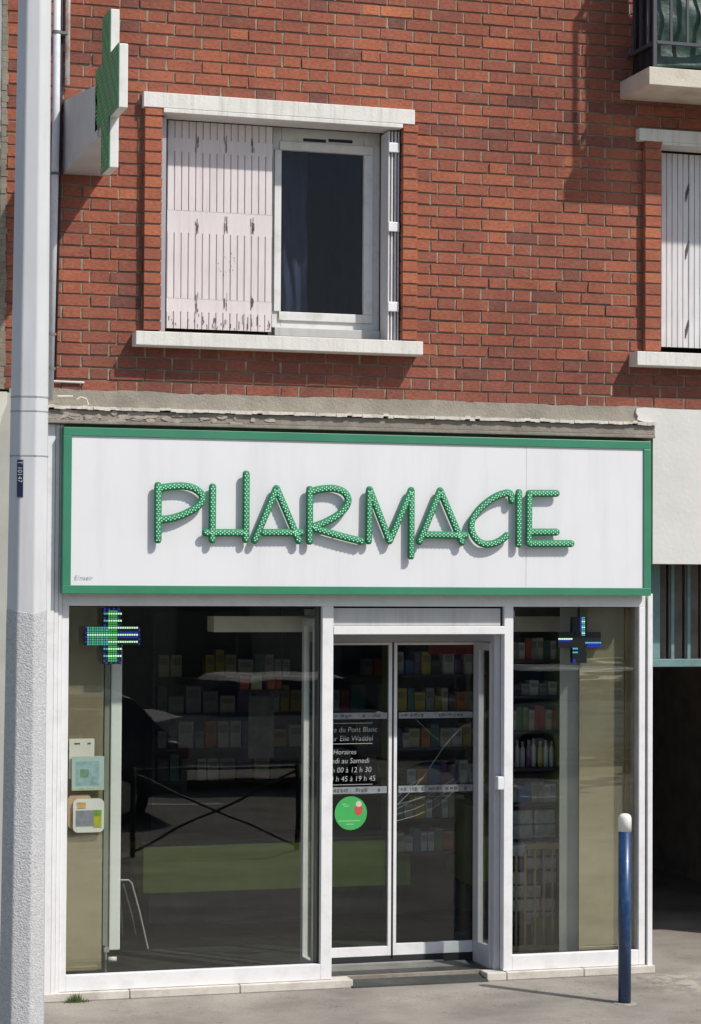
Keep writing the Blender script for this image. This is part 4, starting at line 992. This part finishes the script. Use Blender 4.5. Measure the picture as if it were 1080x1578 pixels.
pal = {'white': (.48, .50, .50), 'cream': (.42, .40, .28), 'red': (.42, .07, .04), 'green': (.16, .24, .10), 'blue': (.03, .13, .32), 'grey': (.25, .27, .28), 'yellow': (.42, .33, .06), 'violet': (.14, .07, .20), 'orange': (.45, .16, .04), 'dark': (.05, .05, .06), 'teal': (.07, .18, .18)}
pal = {k: tuple(min(.8, c * 1.5) for c in v) for k, v in pal.items()}
proto = {}
def product(kind, colour, w, d, h, x, y, z, label, group):
    k = (kind, colour, round(w, 3), round(h, 3))
    if k not in proto:
        m = MB(); base = MB()
        if kind == 'box':
            m.box(-w / 2, w / 2, 0, d, 0, h); me = m.build('product_box', mat('pack_' + colour, pal[colour], .5, var=.1, scale=20), bevel=.002)
            m = MB(); m.box(-w * .38, w * .38, -.0012, -.0002, h * .55, h * .86); s = m.build('label_print', mat('pack_print_' + colour, tuple(min(1, c * .45 + .1) for c in pal[colour]), .5), me)
        else:
            m.lathe((0, d / 2, 0), [(w * .42, 0), (w * .45, h * .04), (w * .45, h * .66), (w * .38, h * .74), (w * .2, h * .8), (w * .2, h * .84)], 14); me = m.build('bottle', mat('bottle_' + colour, pal[colour], .35, var=.06), smooth=True)
            m = MB(); m.lathe((0, d / 2, h * .84), [(w * .24, 0), (w * .24, h * .15), (w * .2, h * .16)], 12); m.build('bottle_cap', mat('cap_pale', (.5, .5, .48), .4), me, smooth=True)
        proto[k] = me; o = me
    else:
        o = copy_tree(proto[k])
    o.location = (x, y, z); tag(o, label, 'bottle' if kind == 'bottle' else 'box', group); return o
rows = [(0, .145, ['grey', 'white', 'red', 'white', 'white', 'teal', 'white'], 'box', 'boxes on the top shelf in the right window'),
        (1, .10, ['dark', 'grey', 'white', 'grey', 'white'], 'box', 'small packs on the second shelf in the right window'),
        (2, .165, ['white', 'green', 'green', 'cream', 'red', 'red', 'cream', 'orange'], 'box', 'coloured boxes on the third shelf in the right window'),
        (3, .19, ['grey', 'white', 'white', 'violet', 'white', 'yellow', 'white', 'white'], 'bottle', 'bottles on the fourth shelf in the right window'),
        (4, .145, ['teal', 'blue', 'blue', 'grey', 'grey', 'white', 'white'], 'box', 'boxes on the fifth shelf in the right window')]
for li, h, cs_, kind, lab in rows:
    n = len(cs_); w = (ux1 - ux0 - .05) / n
    for i, c in enumerate(cs_):
        product(kind, c, w * rnd(.82, .95) if kind == 'box' else w * .9, .12, h * rnd(.8, 1.05), ux0 + .03 + w * (i + .5), Yu + .03 + rnd(0, .03), levs[li] + .0005, 'one of the ' + lab, lab)
# bundles wrapped in clear film on the lowest shelf
PACK = mat('wrapped_pack', (.52, .56, .56), .25, var=.3, scale=14, bump=.8, bscale=20, coat=.4)
lab = 'film wrapped packs stacked on the lowest shelf of the right window'
ww = (ux1 - ux0 - .06) / 2
for i in range(2):
    for j in range(2):
        m = MB(); m.box(-ww * .48, ww * .48, 0, .2, 0, .1); o = m.build('wrapped_pack', PACK, bevel=.014)
        o.location = (ux0 + .03 + ww * (i + .5), Yu + .02 + .01 * j, levs[5] + .001 + j * .102); tag(o, 'silvery pack in clear film, one of four on the lowest shelf', 'pack', lab)
# slatted wooden bin in front
Yw = .72
bn = thing('slatted_bin', 'wooden bin with vertical slats full of packs low behind the right window', 'bin', (ax(825, 1460, Yw), Yw, ZF))
wz1_, wz0_ = az(825, 1302, Yw), az(825, 1456, Yw); wX0, wX1 = ax(790, 1380, Yw), ax(861, 1380, Yw)
LW = mat('light_wood', (.48, .36, .20), .6, var=.15)
m = MB(); m.box(wX0, wX1, Yw - .01, Yw + .02, wz0_ - .035, wz0_); m.box(ax(812, 1300, Yw), wX1, Yw - .01, Yw + .02, wz1_ - .03, wz1_ + .01); put(bn, m.build('rail', LW))
for px_ in (795.5, 809.5, 824.5, 838.5, 851.5):
    c = ax(px_, 1380, Yw); m = MB(); m.box(c - .007, c + .007, Yw - .004, Yw + .012, wz0_ + .001, wz1_ - (.002 if px_ > 811 else .05)); put(bn, m.build('slat', LW))
m = MB(); m.box(ax(821, 1440, Yw), wX1 - .004, Yw + .022, Yw + .03, wz0_, az(840, 1414, Yw)); put(bn, m.build('green_panel', mat('green_bin_panel', (.17, .24, .06), .5)))
lab = 'grey film wrapped packs inside the slatted bin'
for j in range(6):
    for i in range(3):
        w = (wX1 - wX0) / 3.1; m = MB(); h = .082; m.box(-w * .46, w * .46, 0, .15, 0, h)
        o = m.build('wrapped_pack', PACK if (i + j) % 4 else mat('wrapped_pack_dark', (.07, .08, .085), .35), bevel=.012)
        o.location = (wX0 + .02 + w * (i + .5), Yw + .05 + rnd(0, .03), wz0_ + .005 + (h + .012) * (j + .0) + .12); tag(o, 'wrapped pack, one of the pile inside the slatted bin', 'pack', lab)
# rear shelving seen through door and left window
Yz = 4.4
zx0, zx1 = ax(235, 1100, Yz), ax(745, 1100, Yz)
levs2 = [az(500, y_, Yz) for y_ in (1042, 1097, 1150, 1200)]
shelf_unit('shelf_unit', 'wide dark shelving along the rear wall deep inside the shop', zx0, zx1, Yz, .3, levs2, SHELF)
cc_ = list(pal)
for li, z in enumerate(levs2):
    x = zx0 + .05; names = ('top', 'second', 'third', 'bottom')[li]; lab = 'assorted packs on the %s shelf at the rear of the shop' % names
    while x < zx1 - .15:
        w = random.choice((.08, .10, .14)); h = random.choice((.14, .18, .22))
        c = random.choice(cc_ + ['white', 'grey', 'white'])
        if rnd(0, 1) < .97: product('box', c, w * .9, .12, h, x + w / 2, Yz + .04, z + .0005, 'one of the ' + lab, lab)
        x += w + (rnd(.1, .3) if rnd(0, 1) < .12 else .005)
Yq2 = 2.3
levs3 = [az(670, y_, Yq2) for y_ in (1040, 1096, 1152, 1208, 1262, 1312)]
vx0, vx1 = ax(606, 1200, Yq2), ax(752, 1200, Yq2)
shelf_unit('shelf_unit', 'tall dark shelving crowded with packs behind the right door leaf', vx0, vx1, Yq2, .3, levs3, OLIVE2, zt=2.45)
m = MB(); m.box(ax(660, 1000, Yq2), vx1 - .02, Yq2 - .02, Yq2 - .002, az(690, 1008, Yq2), az(690, 986, Yq2)); tag(m.build('shelf_header', mat('dark_red_board', (.40, .03, .04), .6)), 'dark red header board over the shelving behind the door', 'board')
for li, z in enumerate(levs3):
    x = vx0 + .03; names = ('top', 'second', 'third', 'fourth', 'fifth', 'lowest')[li]; lab = 'packs on the %s shelf behind the right door leaf' % names
    while x < vx1 - .08:
        w = random.choice((.05, .07, .09)); h = random.choice((.11, .14, .17)); c = random.choice(cc_ + ['white', 'yellow', 'white', 'cream'])
        product('box', c, w * .93, .12, h, x + w / 2, Yq2 + .03 + rnd(0, .04), z + .0005, 'one of the ' + lab, lab); x += w + .004
# pale poster hanging in the middle and a till screen
m = MB(); Yy = 3.0; m.box(ax(383, 1100, Yy), ax(422, 1100, Yy), Yy, Yy + .01, az(400, 1168, Yy), az(400, 1072, Yy)); o = m.build('hanging_poster', mat('poster_dim', (.20, .22, .19), .7, var=.5, scale=9)); tag(o, 'greyish poster hanging above the sales counter', 'poster')
lab = 'red and orange packs in a row above the hanging poster'
for i, (a, b, c) in enumerate(((370, 384, 'red'), (387, 404, 'cream'), (412, 424, 'orange'), (425, 434, 'red'))):
    w = ax(b, 1050, Yy) - ax(a, 1050, Yy); product('box', c, w * .95, .1, .11, (ax(a, 1050, Yy) + ax(b, 1050, Yy)) / 2, Yy, az(400, 1063, Yy), 'one of the ' + lab, lab)
m = MB(); m.box(ax(366, 1060, Yy), ax(438, 1060, Yy), Yy - .02, Yy + .14, az(400, 1063, Yy) - .02, az(400, 1063, Yy) - .001); m.box(ax(366, 1060, Yy), ax(366, 1060, Yy) + .01, Yy + .05, Yy + .06, az(400, 1063, Yy), 2.62); m.box(ax(438, 1060, Yy) - .01, ax(438, 1060, Yy), Yy + .05, Yy + .06, az(400, 1063, Yy), 2.62)
o = m.build('hanging_shelf', SHELF); tag(o, 'dark shelf hung from the ceiling over the sales counter', 'shelf')

# ------------------------------------------------------------------ street side, seen mirrored in the glass
def mir(x, y, Yv): q = at(x, y, Yv); return Vector((q.x, -Yv, q.z))
br = thing('street_barrier', 'dark steel cross braced street barrier at the kerb, mirrored in the left window', 'barrier')
a, b, c = mir(210, 1191, 7.5), mir(462, 1192, 7.5), mir(455, 1306, 7.5)
x0, x1, yb_ = a.x, b.x, -7.5; z1, z0 = a.z, c.z + .0
bb = MB(); 
for x in (x0, x1): m = MB(); m.tube([(x, yb_, -.16), (x, yb_, z1 + .03)], .024, 12); m.build('post', BLACK, br, smooth=True)
m = MB(); m.tube([(x0, yb_, z1), (x1, yb_, z1)], .016, 10); m.build('rail', BLACK, br)
m = MB(); m.tube([(x0, yb_, z1 - .03), (x1, yb_, z0)], .013, 8); m.build('brace', BLACK, br)
m = MB(); m.tube([(x0, yb_ + .001, z0), (x1, yb_ + .001, z1 - .03)], .013, 8); m.build('brace', BLACK, br)
def car(x, y, paint, label, flip=1):
    r = thing('parked_car', label, 'car', (0, 0, 0), 'cars parked across the road')
    L, W, H = 4.1, 1.72, 1.46
    prof = [(-2.05, .35), (-2.03, .72), (-1.85, .92), (-1.15, 1.0), (1.55, 1.0), (1.98, .93), (2.05, .6), (2.03, .32)]
    m = MB(); m.prism(prof, 'y', -W / 2, W / 2); m.build('body', paint, r, bevel=.06)
    top = [(-1.1, .99), (-.45, 1.42), (1.2, 1.45), (1.85, 1.0)]
    m = MB(); n0 = 0
    lo = [(-1.12, .98), (1.9, .98)]; 
    m.hull8([(-1.12, -W / 2 + .05, .985), (1.88, -W / 2 + .05, .985), (1.88, W / 2 - .05, .985), (-1.12, W / 2 - .05, .985), (-.5, -W / 2 + .2, 1.4), (1.45, -W / 2 + .2, 1.4), (1.45, W / 2 - .2, 1.4), (-.5, W / 2 - .2, 1.4)]); m.build('glasshouse', mat('car_glass', (.02, .025, .03), .05, spec=.8), r, bevel=.02)
    m = MB(); m.hull8([(-.5, -W / 2 + .2, 1.401), (1.45, -W / 2 + .2, 1.401), (1.45, W / 2 - .2, 1.401), (-.5, W / 2 - .2, 1.401), (-.4, -W / 2 + .27, H), (1.3, -W / 2 + .27, H), (1.3, W / 2 - .27, H), (-.4, W / 2 - .27, H)]); m.build('roof', paint, r, bevel=.02)
    for wx in (-1.3, 1.28):
        for s in (-1, 1):
            m = MB(); m.tube([(wx, s * (W / 2 - .18), .31), (wx, s * (W / 2 + .01), .31)], .31, 24); w = m.build('wheel', mat('tyre', (.02, .02, .02), .8), r)
            m = MB(); m.tube([(wx, s * (W / 2 + .011), .31), (wx, s * (W / 2 + .02), .31)], .19, 18); m.build('rim', METAL, w)
    for s in (-1, 1):
        m = MB(); m.box(-2.075, -1.98, s * .62 - .16, s * .62 + .16, .66, .8); m.build('headlight', mat('lamp_clear', (.6, .6, .6), .1), r, bevel=.02)
        m = MB(); m.box(2.0, 2.07, s * .66 - .12, s * .66 + .12, .7, .9); m.build('tail_light', mat('lamp_red', (.3, .01, .01), .2), r, bevel=.02)
    r.location = (x, y, -.16); r.rotation_euler = (0, 0, 0 if flip > 0 else math.pi); return r
q = mir(170, 1200, 11.5); car(q.x - 1.3, -11.5 if abs(q.x + 2.1) > 4 else -11.5, mat('car_paint_dark', (.05, .06, .07), .4), 'dark hatchback parked across the road, mirrored in the left window')
q = mir(925, 1080, 17.); car(q.x, -17., mat('car_paint_silver', (.35, .40, .38), .45), 'silver hatchback parked across the road, mirrored in the right window', -1)
q = mir(330, 1150, 14.5); car(q.x + .6, -15.2, mat('car_paint_pale', (.45, .43, .40), .45), 'pale hatchback parked across the road, mirrored in the middle of the shopfront')
for k in range(9):
    m = MB(); m.box(-12 + k * 4.5, -9.4 + k * 4.5, -12.9, -12.78, -.158, -.155); tag(m.build('lane_marking', mat('road_paint', (.7, .7, .68), .8)), 'white dash painted on the road, mirrored in the shop glass', 'road marking', 'white dashes along the road')
m = MB(); m.box(-60, 60, -22, -18.2, -.2, -.02); struct(m.build('far_pavement', mat('far_pavement', (.33, .31, .27), .9, var=.2, scale=2)))
ob = thing('facing_building', 'beige apartment block across the road, mirrored in the shop glass', 'building')
m = MB(); m.box(-14, 30, -27, -22, -.16, 5.6); m.build('wall', mat('facing_wall', (.30, .27, .21), .9, var=.1, scale=1), ob)
for fl_ in range(2):
    for k in range(14):
        x = -12.5 + k * 3.0; z = .9 + fl_ * 3.0
        m = MB(); m.box(x, x + 1.2, -22.0, -21.93, z, z + 1.5); w = m.build('window', mat('facing_glass', (.03, .035, .04), .1), ob)
m = MB(); m.box(-14.1, 30.1, -22.2, -21.8, 5.6, 5.9); m.build('cornice', CONC, ob)

# ------------------------------------------------------------------ light
sv = Vector((.86, -1.0, 1.52)).normalized()
sl = bpy.data.lights.new('sun', 'SUN'); sl.energy = 4.2; sl.angle = math.radians(1.1); sl.color = (1, .955, .89)
so = bpy.data.objects.new('sun', sl); col.objects.link(so); so.rotation_euler = sv.to_track_quat('Z', 'Y').to_euler()
w = bpy.data.worlds.new('World'); scn.world = w; w.use_nodes = True; nt = w.node_tree; bg = nt.nodes['Background']
sk = nt.nodes.new('ShaderNodeTexSky'); sk.sky_type = 'NISHITA'; sk.sun_disc = False
sk.sun_elevation = math.asin(sv.z); sk.sun_rotation = math.atan2(sv.x, sv.y); sk.air_density = 1.0; sk.dust_density = 1.5
nt.links.new(sk.outputs[0], bg.inputs['Color']); bg.inputs['Strength'].default_value = .12
scn.view_settings.view_transform = 'Standard'; scn.view_settings.look = 'None'; scn.view_settings.exposure = 0; scn.view_settings.gamma = 1
scn.cycles.max_bounces = 10; scn.cycles.transparent_max_bounces = 16
